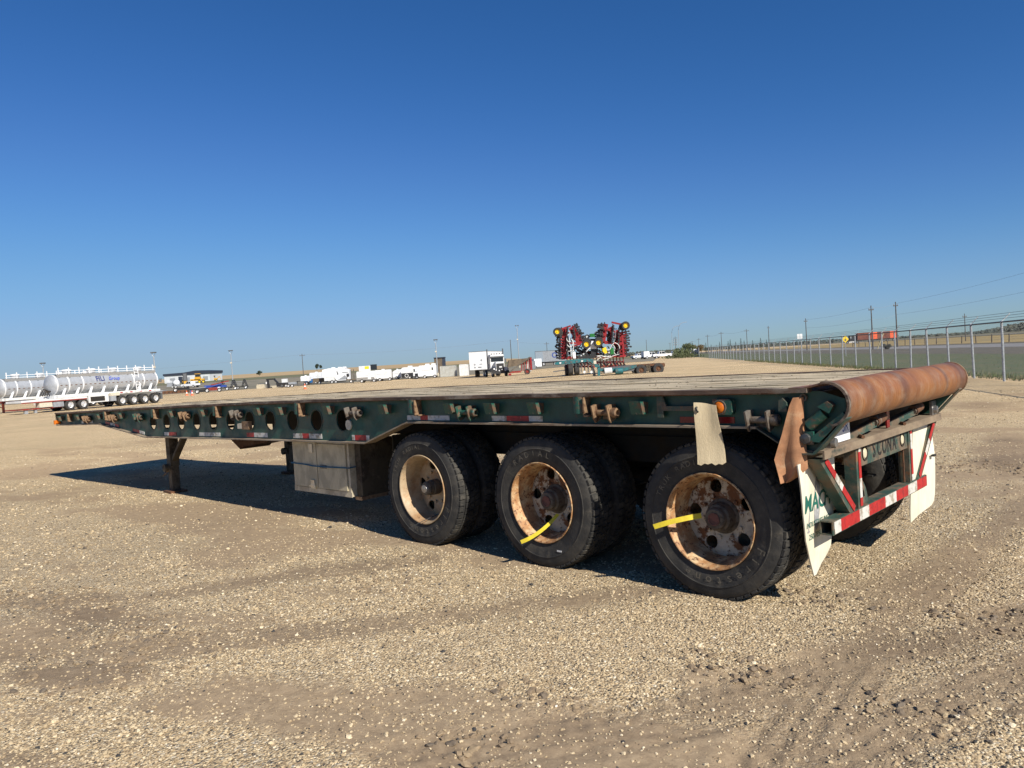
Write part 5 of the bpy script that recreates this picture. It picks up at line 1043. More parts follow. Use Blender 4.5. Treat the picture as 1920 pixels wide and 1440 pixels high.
# black gooseneck trailer
t, k = at_root('gooseneck_trailer', 'black gooseneck trailer with a square open neck', 'trailer', 522, 727); MB().box(-2.1, -1.75, -.3, .3, .0, .9).build('jack_leg', BLACKM, t); MB().box(-2.2, -.6, -.4, .4, 1.65, 1.9).box(-2.15, -1.9, -.4, .4, .8, 1.7).build('neck', BLACKM, t); MB().bar((-.75, 0, 1.8), (.0, 0, .9), .6, .25).build('neck_slope', BLACKM, t); MB().box(-.1, 2.6, -1.1, 1.1, .7, .95).build('deck', BLACKM, t); MB().box(.0, 1.4, -1.12, -.2, .2, .7).build('tool_tray', BLACKM, t); wheel(t, 1.9, -1.15, .38, .38, .28); wheel(t, 1.1, -1.15, .38, .38, .28); MB().box(-2.3, -2.1, -.42, -.2, .9, 1.3).build('white_plate', WHITE, t)
t, k = at_root('white_crate', 'white crate standing on the deck area behind the black gooseneck trailer', 'crate', 534, 722); MB().box(-.65, .55, 0, .8, .3, 1.4).build('crate', WHITE2, t); MB().box(-.7, .6, -.05, .85, .2, .3).build('pallet', OLDWOOD, t)
t, k = at_root('atv_trailer', 'small dark flat trailer right of the black gooseneck trailer', 'trailer', 549, 726); MB().box(-1.2, 1.5, -.6, .6, .45, .6).build('deck', STEELD, t); MB().bar((1.5, 0, .5), (2.4, 0, .45), .1).build('tongue', STEELD, t); MB().box(-.7, .7, -.4, .4, .6, 1.0).build('load', GREY, t); wheel(t, -.6, -.75, .32, .32, .22); wheel(t, .1, -.75, .32, .32, .22)
# row of campers and cargo trailers
def cargo(px0, px1, py, top, label, m_=None, nose=0, rz=0, name='cargo_trailer', wheels=((.55,),), cat='cargo trailer', clear=.45, stripe=None, door=True, depth_=2.1, grp='white cargo trailers'):
    t, k = at_root(name, label, cat, (px0+px1)/2, py, rz, grp); w_ = (px1-px0)*k/2; h = (py-top)*k; m_ = m_ or WHITE
    bd = MB().prism([(-w_, clear), (w_, clear), (w_, h*.93), (w_-.12, h), (-w_+nose+.1, h), (-w_+nose*.35, h*.9), (-w_, h*.75)], 'y', 0, depth_).build('body', m_, t)
    if stripe: MB().box(-w_*.98, w_*.98, -.012, 0, clear+.02, clear+(h-clear)*.32).build('lower_panel', stripe, bd)
    if door: MB().box(w_*.25, w_*.62, -.014, -.0, clear+.12, h*.88).build('door', WHITE2, bd)
    MB().box(-w_*.9, w_*.9, -.012, -.0, h*.60, h*.62).build('trim_strip', STEELD, bd); MB().box(-w_*.2, w_*.15, depth_*.4, depth_*.7, h, h+.16).build('roof_vent', WHITE2, bd)
    for f in wheels[0]: wheel(t, w_*f, -.06, .34, .34, .25, RIMW); wheel(t, w_*f, depth_+.06, .34, .34, .25, RIMW, axis='far')
    MB().bar((-w_, depth_/2, clear+.05), (-w_-1.1, depth_/2, clear), .12).build('tongue', BLACKM, t); MB().box(-w_-.95, -w_-.85, depth_/2-.05, depth_/2+.05, 0, clear+.1).build('jack', BLACKM, t); MB().box(-w_*.95, w_*.95, .15, depth_-.15, clear-.12, clear-.01).build('chassis', BLACKM, t)
    return t, k, w_, h
cargo(564.5, 580.5, 722.5, 705, 'small white box trailer partly behind the blue trailer', wheels=((-.1, .3),), clear=.9, depth_=1.5)
cargo(581.5, 603.5, 719.5, 698.5, 'white box trailer showing above the brown utility trailer', wheels=((0,),), depth_=2.0)
t, k = at_root('blue_trailer', 'short blue trailer with a spare wheel on its front', 'trailer', 581, 720.8); MB().box(-.78, .72, -.5, 1.0, .35, 1.15).build('body', BLUE2, t); wheel(t, -.1, -.62, .62, .26, .12, WHITE); wheel(t, .1, -.4, .3, .3, .2)
t, k = at_root('utility_trailer', 'brown sided utility trailer between the blue trailer and the fifth wheel camper', 'trailer', 600, 720); MB().box(-1.35, 1.15, -.5, 1.2, .4, 1.25).build('side_boards', BRN, t); MB().box(1.15, 1.55, -.45, 1.15, .3, 1.35).build('tail_gate', BLACKM, t); wheel(t, .1, -.6, .34, .34, .22)
# fifth wheel camper
t, k = at_root('fifth_wheel_camper', 'largest white fifth wheel camper with a raised front over the tool boxes', 'camper', 630.5, 718.5, 0, 'white campers'); w_ = 25*k; h = 28.5*k
bd = MB().prism([(-w_, h*.42), (-w_*.1, h*.42), (w_*.02, h*.16), (w_, h*.16), (w_, h*.84), (w_*.55, h*.97), (-w_*.5, h), (-w_*.97, h*.93), (-w_, h*.86)], 'y', 0, 2.4).build('body', WHITE, t); MB().box(-w_*.88, -w_*.1, -.02, .0, h*.18, h*.41).build('under_storage', WHITE2, t); MB().prism([(w_*.1, h*.2), (w_*.9, h*.2), (w_*.7, h*.5)], 'y', -.015, 0).build('graphic', GREY, bd)
for a, b, c_2, d_ in ((.02, .18, .72, .76), (.5, .95, .66, .70), (.12, .20, .55, .70)): MB().box(w_*a, w_*b, -.02, 0, h*c_2, h*d_).build('window', GLASS, bd)
for x in (-.35, .15, .5): MB().box(w_*x, w_*x+.7, .7, 1.4, h*.97, h*1.05).build('roof_vent', WHITE, bd)
for x in (-.3, -.02): wheel(t, w_*x, -.05, .36, .36, .25)
MB().box(-w_*.5, w_*.6, .2, 2.2, h*.08, h*.155).build('chassis', BLACKM, t)
t, k = at_root('stake_deck_trailer', 'small dark deck trailer with two upright stakes right of the fifth wheel camper', 'trailer', 660, 718); MB().box(-1.0, .7, -.6, .8, .6, .8).build('deck', BRN, t); wheel(t, 0, -.7, .36, .36, .24)
for x in (-.05, .45): MB().bar((x, 0, .8), (x, 0, 2.7), .16).build('stake', OLDWOOD, t)
MB().cyl((-.9, -.2, 1.6), (-.5, -.2, 1.6), .35, n=10).build('winch_drum', BLACKM, t); MB().bar((-1.0, -.2, .8), (-.6, -.2, 1.9), .12).build('winch_post', BLACKM, t)
cargo(669.5, 702.5, 717.5, 696, 'white cargo trailer with a dark side stripe and grey lower panel', wheels=((-.45, .95),), stripe=ALUD, clear=.5); cargo(704, 732.5, 714.5, 693.5, 'white cargo trailer directly left of the rounded small camper', wheels=((-.4, .9),), clear=.5)
t, k = at_root('wheel_loader', 'yellow and black loader seen above the white cargo trailers', 'loader', 693, 712, .2); P = col_d(693, 215); t.location = P; MB().box(-2.6, .6, -1, 1, 1.6, 3.0).build('body', WHITE2, t); MB().box(-1.0, .2, -1.02, -1.0, 2.1, 2.9).build('yellow_side', YELH, t); MB().box(.6, 2.4, -1, 1, 1.8, 3.3).build('cab', GLASS, t); wheel(t, -1.6, -1.2, .8, .8, .5, YELH); wheel(t, 1.2, -1.2, .8, .8, .5, YELH)
cargo(737, 752.5, 711.5, 693, 'small rounded white camper right of the cargo trailers', nose=.9, wheels=((-.1,),), name='camper_trailer', cat='camper', grp='white campers')
t, k, w_, h = cargo(752.5, 784.5, 710.5, 688.5, 'white camper with a black lower half and oval emblem', nose=.35, wheels=((0, .85),), name='camper_trailer', cat='camper', stripe=BLACKM, grp='white campers', clear=.4)
MB().box(-w_*.98, w_*.42, -.02, -.013, .42, h*.52).build('black_panel', BLACKM, t); MB().lathe([(.28, -.03), (.38, -.03), (.38, -.022), (.28, -.022)], 20, (-w_*.35, 0, h*.30), closed=True).build('oval_emblem', WHITE2, t); MB().box(w_*.5, w_*.66, -.02, -.015, h*.58, h*.82).build('window', GLASS, t); MB().box(-w_*.2, w_*.3, .7, 1.5, h, h+.28).build('air_conditioner', WHITE2, t)
t, k, w_, h = cargo(785, 818, 709.5, 684.8, 'white camper with one dark window left of the grey container', nose=.2, wheels=((-.3, .85),), name='camper_trailer', cat='camper', grp='white campers'); MB().box(w_*.55, w_*.70, -.02, -.015, h*.62, h*.82).build('window', GLASS, t)
for x in (-.2, .5): MB().box(w_*x, w_*x+.8, .7, 1.5, h, h+.3).build('air_conditioner', WHITE2, t)
def container(px0, px1, py, top, label, m_, rz=0, dep=2.4, P=None):
    t, k = at_root('shipping_container', label, 'container', (px0+px1)/2, py, rz, 'shipping containers')
    if P is not None: t.location = P; k = depth(P)/FPX
    w_ = (px1-px0)*k/2; h = (py-top)*k; MB().box(-w_, w_, 0, dep, .05, h).build('shell', m_, t); n_ = max(5, int(w_*2/.26))
    for i in range(n_): x = -w_+(i+.25)*2*w_/n_; MB().box(x, x+w_/n_, -.05, .0, .15, h-.12).build('corrugation', m_, t)
    for x in (-w_, w_-.12): MB().box(x, x+.12, -.06, .0, .05, h).build('corner_post', m_, t)
    MB().box(-w_, w_, -.06, 0, h-.11, h+.01).build('top_rail', m_, t); return t
PALEG = mat('pale_grey_container', (.46, .47, .44), .6, 0, (.36, .35, .31), 1.5, .45, .65)
container(826, 855.5, 706.8, 686, 'pale grey corrugated shipping container left of the white box semi trailer', PALEG); container(863.5, 880, 705.5, 683.3, 'white shipping container just behind the white box semi trailer', WHITE2, P=col_d(871.5, 150)); container(989.5, 998.5, 696.5, 673.5, 'narrow grey container right of the red conveyor trailer', PALEG, P=col_d(994, 135)); container(998, 1005.5, 688.5, 673, 'dark grey container behind the red conveyor trailer', GREY, P=col_d(1002, 165))
t, k = at_root('site_cabin', 'brown site cabin rising behind the pale grey container', 'cabin', 827, 701); t.location = col_d(827, 190); k = 190/FPX; MB().box(-10*k, 5*k, 0, 3, .2, 3.9).build('wall', BRN, t); MB().box(5*k, 9.5*k, 0, 3, .2, 3.9).build('dark_end', ROOFK, t); MB().box(-10.5*k, 10*k, -.2, 3.2, 3.9, 4.1).build('roof', ROOFK, t)
# white box semi trailer
P = at(897, 707.5); t = thing('box_semi_trailer', 'tall white box semi trailer standing on its legs beside the truck', 'semi trailer', P, RZ0-.18); k = depth(P)/FPX; w_ = 1.3; h = 48*k
MB().box(-w_, w_, 0, 14, 1.18, h).build('box_body', WHITE, t); MB().box(-w_-.02, w_+.02, -.03, 14, h, h+.06).build('roof_edge', STEELD, t)
for x in (-.75, .85): MB().box(x-.09, x+.09, 1.5, 1.75, 0, 1.18).build('landing_leg', BLACKM, t)
MB().box(-.5, .5, .5, 13, 1.0, 1.17).build('chassis', BLACKM, t); wheel(t, -.9, 2.2, .5, .5, .6, REDD, axis='x'); wheel(t, .9, 10.5, .5, .5, .6, axis='x')
for x, z in ((-.45, 2.0), (-.45, 1.55), (.65, 2.65)): MB().prism([(x-.17, z), (x, z-.17), (x+.17, z), (x, z+.17)], 'y', -.012, 0).build('placard_holder', GREY, t)
MB().box(.05, .6, -.012, 0, 1.5, 1.62).box(.3, .75, -.012, 0, 2.0, 2.08).build('front_marking', STEELD, t)['kind'] = 'stuff'
# truck tractor
P = at(939, 706); t = thing('truck_tractor', 'white highway truck with black grille, twin exhaust stacks and cab lights', 'truck', P, RZ0+.22); 
MB().box(-.62, .62, 0, 2.2, 1.0, 1.95).prism([(-.62, 1.95), (.62, 1.95), (.5, 2.12), (-.5, 2.12)], 'y', .05, 2.2).build('hood', WHITE2, t); MB().box(-.55, .55, -.04, 0, .85, 1.92).build('grille', BLACKM, t); MB().box(-1.2, 1.2, -.35, -.06, .45, .85).build('bumper', BLACKM, t)
cb = MB().box(-1.05, 1.05, 1.9, 3.6, 1.1, 3.0).prism([(-1.05, 3.0), (1.05, 3.0), (.95, 3.25), (-.95, 3.25)], 'y', 1.8, 3.6).build('cab', WHITE2, t); MB().box(-.92, .92, 1.86, 1.9, 2.2, 2.8).build('windscreen', GLASS, cb); MB().box(-1.0, 1.0, 1.7, 1.9, 2.82, 2.98).build('sun_visor', STEELD, cb)
MB().box(1.05, 1.07, 2.2, 3.0, 2.1, 2.7).build('door_window', GLASS, cb)
for i in range(5): MB().cyl((-.8+i*.4, 1.9, 3.25), (-.8+i*.4, 1.9, 3.42), .07, n=8).build('cab_light', BLACKM, cb)
for s_ in (-1, 1): MB().cyl((s_*1.2, 3.2, 1.0), (s_*1.2, 3.2, 4.1), .09, n=10).build('exhaust_stack', STEELD, t); MB().prism([(s_*.65, .7), (s_*1.25, .7), (s_*1.25, 1.15), (s_*.95, 1.35), (s_*.65, 1.35)], 'y', .1, 1.5).build('fender', BLACKM if s_ < 0 else WHITE2, t); MB().cyl((s_*.9, -.02, 1.15), (s_*.9, .1, 1.15), .13, n=10).build('headlight', WHITE, t); MB().box(s_*1.25-.12, s_*1.25+.12, 1.9, 2.0, 2.0, 2.6).build('mirror', STEELD, t)
for i in range(4): MB().cyl((-.7+i*.45, -.4, 1.0-.12*(i % 2)), (-.7+i*.45, -.34, 1.0-.12*(i % 2)), .09, n=8).build('spot_lamp', WHITE, t)
MB().box(-.15, .25, -.06, -.041, 1.3, 1.5).build('front_plate', WHITE2, t)
MB().box(-.45, .45, 3.6, 8.2, .75, 1.05).build('chassis', BLACKM, t); MB().box(.6, 1.15, 3.0, 4.6, .45, 1.2).build('fuel_tank', STEELG, t)
for x in (-1.15, .8): wheel(t, x, .75, .5, .5, .35, axis='x'); wheel(t, x, 6.0, .5, .5, .35, axis='x'); wheel(t, x, 7.3, .5, .5, .35, axis='x')
# red conveyor trailer
P = at(973, 703.3); t = thing('gravel_trailer', 'brown and red gravel conveyor trailer to the right of the truck', 'trailer', P, RZ0+.05)
MB().prism([(-1.5, 1.2), (1.3, 1.5), (1.6, 2.35), (-1.3, 2.2)], 'y', 0, 2.2).build('hopper', BRN, t); MB().prism([(-1.4, .55), (-1.1, .55), (1.9, 2.45), (1.6, 2.5)], 'y', -.25, -.02).build('conveyor_beam', OLDWOOD, t); MB().box(-1.3, .3, -.2, 2, .35, .6).build('red_frame', REDD, t)
for x in (.4, .75, 1.1, 1.45): MB().bar((x, -.15, .4+.2*x), (x+.1, -.15, 1.5+.4*x), .1).build('red_strut', REDP, t)
MB().box(1.7, 1.95, -.2, 2, .6, 2.45).build('red_end_panel', REDP, t); wheel(t, 1.2, -.3, .42, .42, .3, REDD); MB().box(-1.5, -1.1, -.35, -.2, .05, .3).build('red_foot', REDP, t)
# far trailers behind the seeder
P = col_d(1011, 172); t = thing('reefer_van', 'small white van body standing left of the grey semi trailer', 'van', P, RZ0+.1); MB().box(-.85, .85, 0, 4, .35, 2.15).build('box_body', WHITE, t); wheel(t, -.6, -.05, .32, .32, .22); MB().box(-.8, .8, -.05, .0, .2, .38).build('bumper', STEELD, t)
P = col_d(1031, 207); t = thing('grey_semi_trailer', 'long grey semi trailer with a round logo behind the red seeder', 'semi trailer', P, RZ0); k = 207/FPX; MB().box(-24*k, 34*k, 0, 2.5, 1.1, 4.0).build('box_body', GREY, t); MB().box(-24*k, 34*k, -.03, 2.5, 4.0, 4.1).build('roof_edge', STEELD, t); MB().box(-24*k, -10*k, -.02, 0, 1.2, 3.9).build('pale_panel', mat('blue_grey_panel', (.26, .31, .36), .6), t); MB().lathe([(.48, -.03), (.72, -.03), (.72, -.021), (.48, -.021)], 20, (12*k, 0, 2.8), closed=True).build('round_logo', BLUEP, t)
for x in (-16, -9, 12, 18): wheel(t, x*k, -.05, .5, .5, .5)
MB().box(-22*k, 30*k, .3, 2.2, .75, 1.08).build('chassis', BLACKM, t)

# ------------------------------------------------------------------ the folded red seeder
SB = at(1110, 702); SM_ = depth(SB)/FPX; sd = thing('folded_seeder', 'large red air seeder folded upright with yellow wheel hubs and white hoses', 'seeder', SB, RZ0)
def S(cx, cy, y=0.0):
    px = 1030+cx/12; py = 590+cy/12; dx = (px-1110)*SM_; u_ = (702-py)*SM_; return Vector(((dx+u_*.0634)/1.004, y, (u_-dx*.0634)/1.004))
def red_bar(a, b, w_, m_=None, nm='red_frame_bar', h=None): return MB().bar(a, b, w_, h or w_, upv=(0, 1, 0)).build(nm, m_ or REDP, sd)
def opener(p, dirv, L_, up_=(0, 0, .25)):
    d = Vector(dirv).normalized(); y = random.uniform(-.25, .25); q = p+d*L_*.55+Vector((0, y, .06)); e = p+d*L_+Vector((0, y*1.2, random.uniform(-.02, .16)))
    mb = MB().bar(p, q, .10, .13).bar(q, e, .05, .11, m=1).bar(q+Vector((0, 0, -.16)), q+Vector(up_)*.8, .06, .10, m=1)
    mb.cyl(e-Vector((0, .02, .02)), e+Vector((0, .03, -.02)), .10, n=8, m=1); return mb.build('opener', [REDP, BLACKM], sd)
# wings: rails (outer and inner), each at three depths
wings = [((345, 300), (330, 1010), (-1, 0, 0)), ((490, 280), (700, 660), (.85, 0, .35)), ((1310, 210), (1235, 640), (-1, 0, .15)), ((1640, 380), (1680, 960), (1, 0, 0)), ((400, 300), (395, 1000), (0, -1, .1)), ((1560, 330), (1560, 950), (0, -1, .1)), ((560, 330), (600, 560), (-.3, -1, 0)), ((1420, 260), (1380, 640), (.2, -1, .1))]
for wi, (a, b, dv) in enumerate(wings):
    for y in (.2, 1.4, 2.6):
        A, B = S(*a, y), S(*b, y); red_bar(A, B, .16)
        n_ = 12
        for i in range(n_):
            t_ = (i+.5)/n_; p = A.lerp(B, t_); 
            if wi < 4 or y < 1: opener(p, dv, random.uniform(.42, .78) if wi < 4 else .4)
    for i in range(4): t_ = (i+.5)/4; red_bar(S(*a, .2).lerp(S(*b, .2), t_), S(*a, 2.6).lerp(S(*b, 2.6), t_), .11, REDD, 'cross_bar')
for a, b in (((345, 420), (520, 400)), ((330, 640), (660, 640)), ((335, 980), (520, 960)), ((250, 330), (480, 250)), ((1300, 330), (1640, 420)), ((1400, 170), (1640, 220)), ((1240, 640), (1660, 640)), ((1430, 930), (1680, 930)), ((720, 650), (560, 700)), ((1200, 580), (1320, 620))): red_bar(S(*a, .1), S(*b, .1), .17)
# lower centre frame
for z0, z1 in ((955, 1000), (1080, 1120), (1180, 1210)): red_bar(S(370, z0, .6), S(1690, z1-60, .6), .15, REDP); red_bar(S(370, z0, 2.2), S(1690, z1-60, 2.2), .15, REDD)
for cx in range(400, 1700, 75):
    red_bar(S(cx, 960, .5), S(cx+20, 1200, .4), .09, REDD, 'shank'); opener(S(cx, 1090, .3), (.3, -1, -.5), .45)
for cx in (720, 800, 880, 960): red_bar(S(cx, 1130, .2), S(cx, 1300, .2), .10, STEELD, 'shank')
for cx in (790, 950): MB().cyl(S(cx, 1290, .1), S(cx, 1290, .25), .13, n=10).build('packer_wheel', WHITE2, sd)
def swheel(cx, cy, r_px, y, m_=YELH, wd=.42, rr=.52):
    p = S(cx, cy, y); r = r_px/12*SM_; wheel(sd, p.x, p.y, p.z, r, wd, m_, rimr=rr)
swheel(170, 388, 92, -.5); swheel(215, 410, 90, -.05); swheel(822, 668, 100, -.6); swheel(1090, 632, 100, -.6); swheel(865, 490, 52, .6, WHITE2, .25); swheel(1700, 248, 94, -.5); swheel(1660, 270, 90, -.05); swheel(860, 620, 95, .0); swheel(1120, 590, 95, .0)
for cx in (490, 632):
    p = S(cx, 1235, .2); wheel(sd, p.x-.3, .3, .62, .62, .5, STEELD, axis='x', rimr=.45)
wheel(sd, S(410, 1235).x-.2, .9, .55, .55, .4, STEELD, axis='x', rimr=.45)
# white hopper, tower, green and yellow pieces
MB().prism([tuple(S(*c_2).xz) for c_2 in ((945, 590), (990, 590), (1060, 720), (1060, 770), (900, 770), (920, 700))], 'y', -.1, .4).build('white_tower', WHITE, sd); red_bar(S(980, 770, .1), S(970, 960, .1), .35, BLACKM, 'black_mast'); red_bar(S(1040, 760, .1), S(1010, 960, .1), .2, BLACKM, 'black_mast')
red_bar(S(900, 740), S(800, 850), .14, WHITE, 'white_arm'); red_bar(S(800, 850), S(700, 940), .12, WHITE2, 'white_arm'); red_bar(S(600, 700), S(760, 930), .14, BLACKM, 'lift_arm'); red_bar(S(1060, 760), S(1180, 900), .14, BLACKM, 'lift_arm'); red_bar(S(750, 780), S(900, 960), .2, BLACKM, 'lift_arm'); red_bar(S(640, 960), S(1000, 960), .25, BLACKM, 'cross_beam')
for a, b in (((600, 740), (880, 900)), ((620, 880), (1180, 800)), ((760, 640), (1180, 720)), ((700, 820), (1200, 900)), ((880, 560), (1150, 560)), ((1180, 700), (1400, 880)), ((1300, 420), (1500, 700)), ((1350, 300), (1420, 640)), ((420, 480), (480, 900)), ((1500, 500), (1560, 900))): red_bar(S(*a, 1.2), S(*b, 1.3), .22, BLACKM, 'dark_frame_bar')
for i in range(110):
    cx = random.uniform(420, 1640); cy = random.uniform(300, 900) if (cx < 560 or cx > 1300) else random.uniform(680, 920); a = random.uniform(0, 3.1); red_bar(S(cx, cy, .6+random.random()), S(cx+60*math.cos(a), cy+60*math.sin(a), .6+random.random()), .09, random.choice([BLACKM, BLACKM, REDD]), 'linkage')
MB().box(*sum(([a, b] for a, b in zip(S(925, 500, .3), S(1030, 420, 1.0))), [])).build('green_drive', GREENJ, sd); MB().lathe([(.2, 0), (.26, 0), (.26, .08), (.2, .08)], 18, tuple(S(1075, 430, .3)), closed=True).build('fan_ring', STEELD, sd); red_bar(S(1150, 360, .2), S(1160, 500, .2), .14, BLACKM, 'fan_stack')
MB().prism([tuple(S(*c_2).xz) for c_2 in ((1180, 760), (1260, 730), (1290, 860), (1240, 880), (1185, 820))], 'y', -.5, .1).build('yellow_box', YELH, sd); MB().prism([tuple(S(*c_2).xz) for c_2 in ((1360, 760), (1430, 740), (1450, 880), (1370, 900))], 'y', -.3, .3).build('green_box', GREENJ, sd); swheel(1330, 850, 38, -.5, WHITE2, .2)
MB().box(*sum(([a, b] for a, b in zip(S(535, 985, -.1), S(585, 840, .3))), [])).build('white_manifold', WHITE, sd)
hs_ = [[(450, 360), (460, 470), (440, 600), (470, 720), (490, 960)], [(440, 430), (395, 480), (385, 560), (430, 610), (480, 590)], [(390, 680), (450, 730), (500, 700), (520, 620), (480, 540)], [(375, 790), (430, 825), (520, 800), (560, 830)], [(520, 560), (540, 700), (520, 830), (500, 960)], [(1440, 640), (1390, 700), (1350, 780), (1260, 800)], [(1430, 680), (1470, 760), (1450, 840), (1480, 890)], [(1460, 630), (1540, 670), (1570, 760), (1520, 870)], [(1060, 930), (1150, 920), (1260, 950), (1370, 930)], [(1050, 970), (1120, 940), (1230, 1000), (1360, 960)], [(1060, 1030), (1150, 960), (1280, 930), (1380, 950)], [(1200, 1010), (1330, 970), (1440, 920), (1560, 890)], [(1450, 340), (1430, 450), (1470, 560), (1420, 660)], [(1480, 360), (1475, 500), (1440, 620)]]
for i, pl in enumerate(hs_):
    P = [S(cx, cy, -.15-.1*(i % 3)) for cx, cy in pl]; Q = []
    for a in range(len(P)-1):
        p0, p1, p2, p3 = P[max(0, a-1)], P[a], P[a+1], P[min(len(P)-1, a+2)]
        for k in range(6): t_ = k/6; Q.append(.5*((2*p1)+(p2-p0)*t_+(2*p0-5*p1+4*p2-p3)*t_*t_+(3*p1-p0-3*p2+p3)*t_**3))
    Q.append(P[-1]); MB().tube(Q, .032 if i < 12 else .028, 6).build('hose', HOSE if i < 12 else GREY, sd)
red_bar(S(90, 1285, .4), S(370, 1245, .4), .1, STEELD, 'drawbar')
# ------------------------------------------------------------------ teal low bed trailer
LB0 = at(1122, 705); LM = depth(LB0)/FPX; lb = thing('teal_lowbed_trailer', 'teal low bed trailer with raised neck and two dark wheels', 'trailer', LB0, RZ0)
def T(cx, cy, y=0.0):
    px = 1000+cx/6.857; py = 580+cy/6.857; dx = (px-1122)*LM; u_ = (705-py)*LM; return Vector(((dx+u_*.0634)/1.004, y, (u_-dx*.0634)/1.004))
def tp(pts_, y0, y1, nm, m_): return MB().prism([tuple(T(*c_2).xz) for c_2 in pts_], 'y', y0, y1).build(nm, m_, lb)
nk = tp([(285, 680), (420, 655), (560, 640), (700, 632), (770, 640), (800, 690), (850, 720), (855, 745), (800, 745), (770, 700), (720, 672), (620, 680), (480, 700), (300, 712)], -.1, .2, 'neck_beam', TEAL); tp([(285, 690), (420, 668), (560, 652), (700, 645), (700, 668), (480, 700), (300, 712)], 1.9, 2.1, 'neck_beam', TEAL)
for cx in (330, 400, 470, 540, 610, 680): tp([(cx, 650+(680-cx)*.09), (cx+28, 648+(680-cx)*.09), (cx+22, 670+(680-cx)*.085), (cx+4, 670+(680-cx)*.085)], -.13, -.101, 'neck_gusset', WHITE2 if cx in (330, 610) else STEELD)
tp([(825, 730), (858, 730), (862, 870), (830, 878)], -.05, .2, 'landing_leg', TEAL); tp([(780, 740), (800, 740), (815, 860), (800, 870)], 1.6, 1.8, 'landing_leg', STEELD)
MB().tube([T(700, 680, -.05), T(760, 730, -.05), T(785, 800, -.05), T(800, 870, -.05)], .06, 6).build('neck_curve', BLACKM, lb)
tp([(850, 760), (1290, 715), (1320, 740), (1290, 790), (1000, 820), (870, 800)], 0, 2.2, 'bed', STEELD); tp([(855, 770), (1200, 745), (1325, 710), (1330, 745), (1180, 790), (860, 795)], -.08, -.01, 'side_rail', TEAL)
for a in (910, 1050): MB().cyl(T(a, 797, -.25), T(a+95, 787, -.25), .28, n=14).build('air_tank', WHITE2 if a == 910 else TEAL, lb)
tp([(1200, 722), (1690, 688), (1700, 715), (1690, 742), (1600, 720), (1300, 745)], .1, .5, 'rear_frame', RUSTM); tp([(1200, 722), (1690, 688), (1700, 715), (1300, 745)], 1.8, 2.1, 'rear_frame', DARK); tp([(1440, 715), (1500, 710), (1510, 790), (1470, 800)], -.05, .3, 'axle_hanger', BROWN)
tp([(770, 660), (805, 658), (808, 700), (773, 703)], -.14, -.11, 'cream_plate', OFFW)
for cx, cy in ((1385, 782), (1605, 762)):
    p = T(cx, cy, -.1); wheel(lb, p.x, -.25, p.z, .47, .32, RUSTM, rimr=.48); wheel(lb, p.x-.1, .15, p.z, .47, .32, RUSTM, rimr=.48); wheel(lb, p.x+.0, 2.3, p.z, .47, .32, RUSTM, axis='far', rimr=.48)
# ------------------------------------------------------------------ vehicles by the far gate and on the highway
pickup(1198, 673.2, 'small white pickup, leftmost of the far parked white vehicles', .95, .4); pickup(1221.5, 672.5, 'white service truck with a canopy in the far car park', 1.05, .25, True); pickup(1241, 671.3, 'white van right of the canopied service truck', 1.05, 0.1); pickup(1266, 669, 'white vehicle half hidden by the shrubs near the far gate', 1.0, .1); pickup(1279, 668.5, 'white car right of the transformer pole behind the shrubs', 1.0, .1)
P = dl(300, (1637-960)/FPX*300); hw = RZ0-.12; t = thing('highway_truck', 'semi truck hauling orange and brown tarped loads on the far highway', 'truck', P, hw); k = 300/FPX; z0 = .35+.55; X = lambda px: (px-1637)*k
for a, b, m_, nm in ((1613, 1638, ORGD, 'brown_tarp_load'), (1638, 1648.5, ORG, 'orange_load'), (1648.5, 1671, ORGD, 'brown_tarp_load'), (1671, 1683.5, ORG, 'orange_load')): MB().box(X(a), X(b)-.05, 0, 2.5, z0+.75, z0+3.45).build(nm, m_, t)
MB().box(X(1610), X(1684), .1, 2.4, z0+.45, z0+.75).build('trailer_deck', DARK, t); MB().box(X(1599.5), X(1608), 0, 2.4, z0+.4, z0+2.6).build('cab', BLACKM, t); MB().box(X(1593), X(1599.5), .3, 2.1, z0+.3, z0+1.5).build('hood', BLACKM, t); MB().box(X(1600), X(1602), -.03, 0, z0+1.5, z0+2.3).build('side_window', GREY, t); MB().box(X(1597), X(1608), -.15, .1, z0-.1, z0+.3).build('chrome_step', WHITE2, t); MB().box(X(1590.5), X(1593), .2, 2.2, z0-.2, z0+.4).build('bumper', WHITE2, t)
for px in (1594.5, 1606, 1612, 1634, 1640, 1660, 1666, 1677): wheel(t, X(px), -.05, z0-.05, .5, .3, GREY)

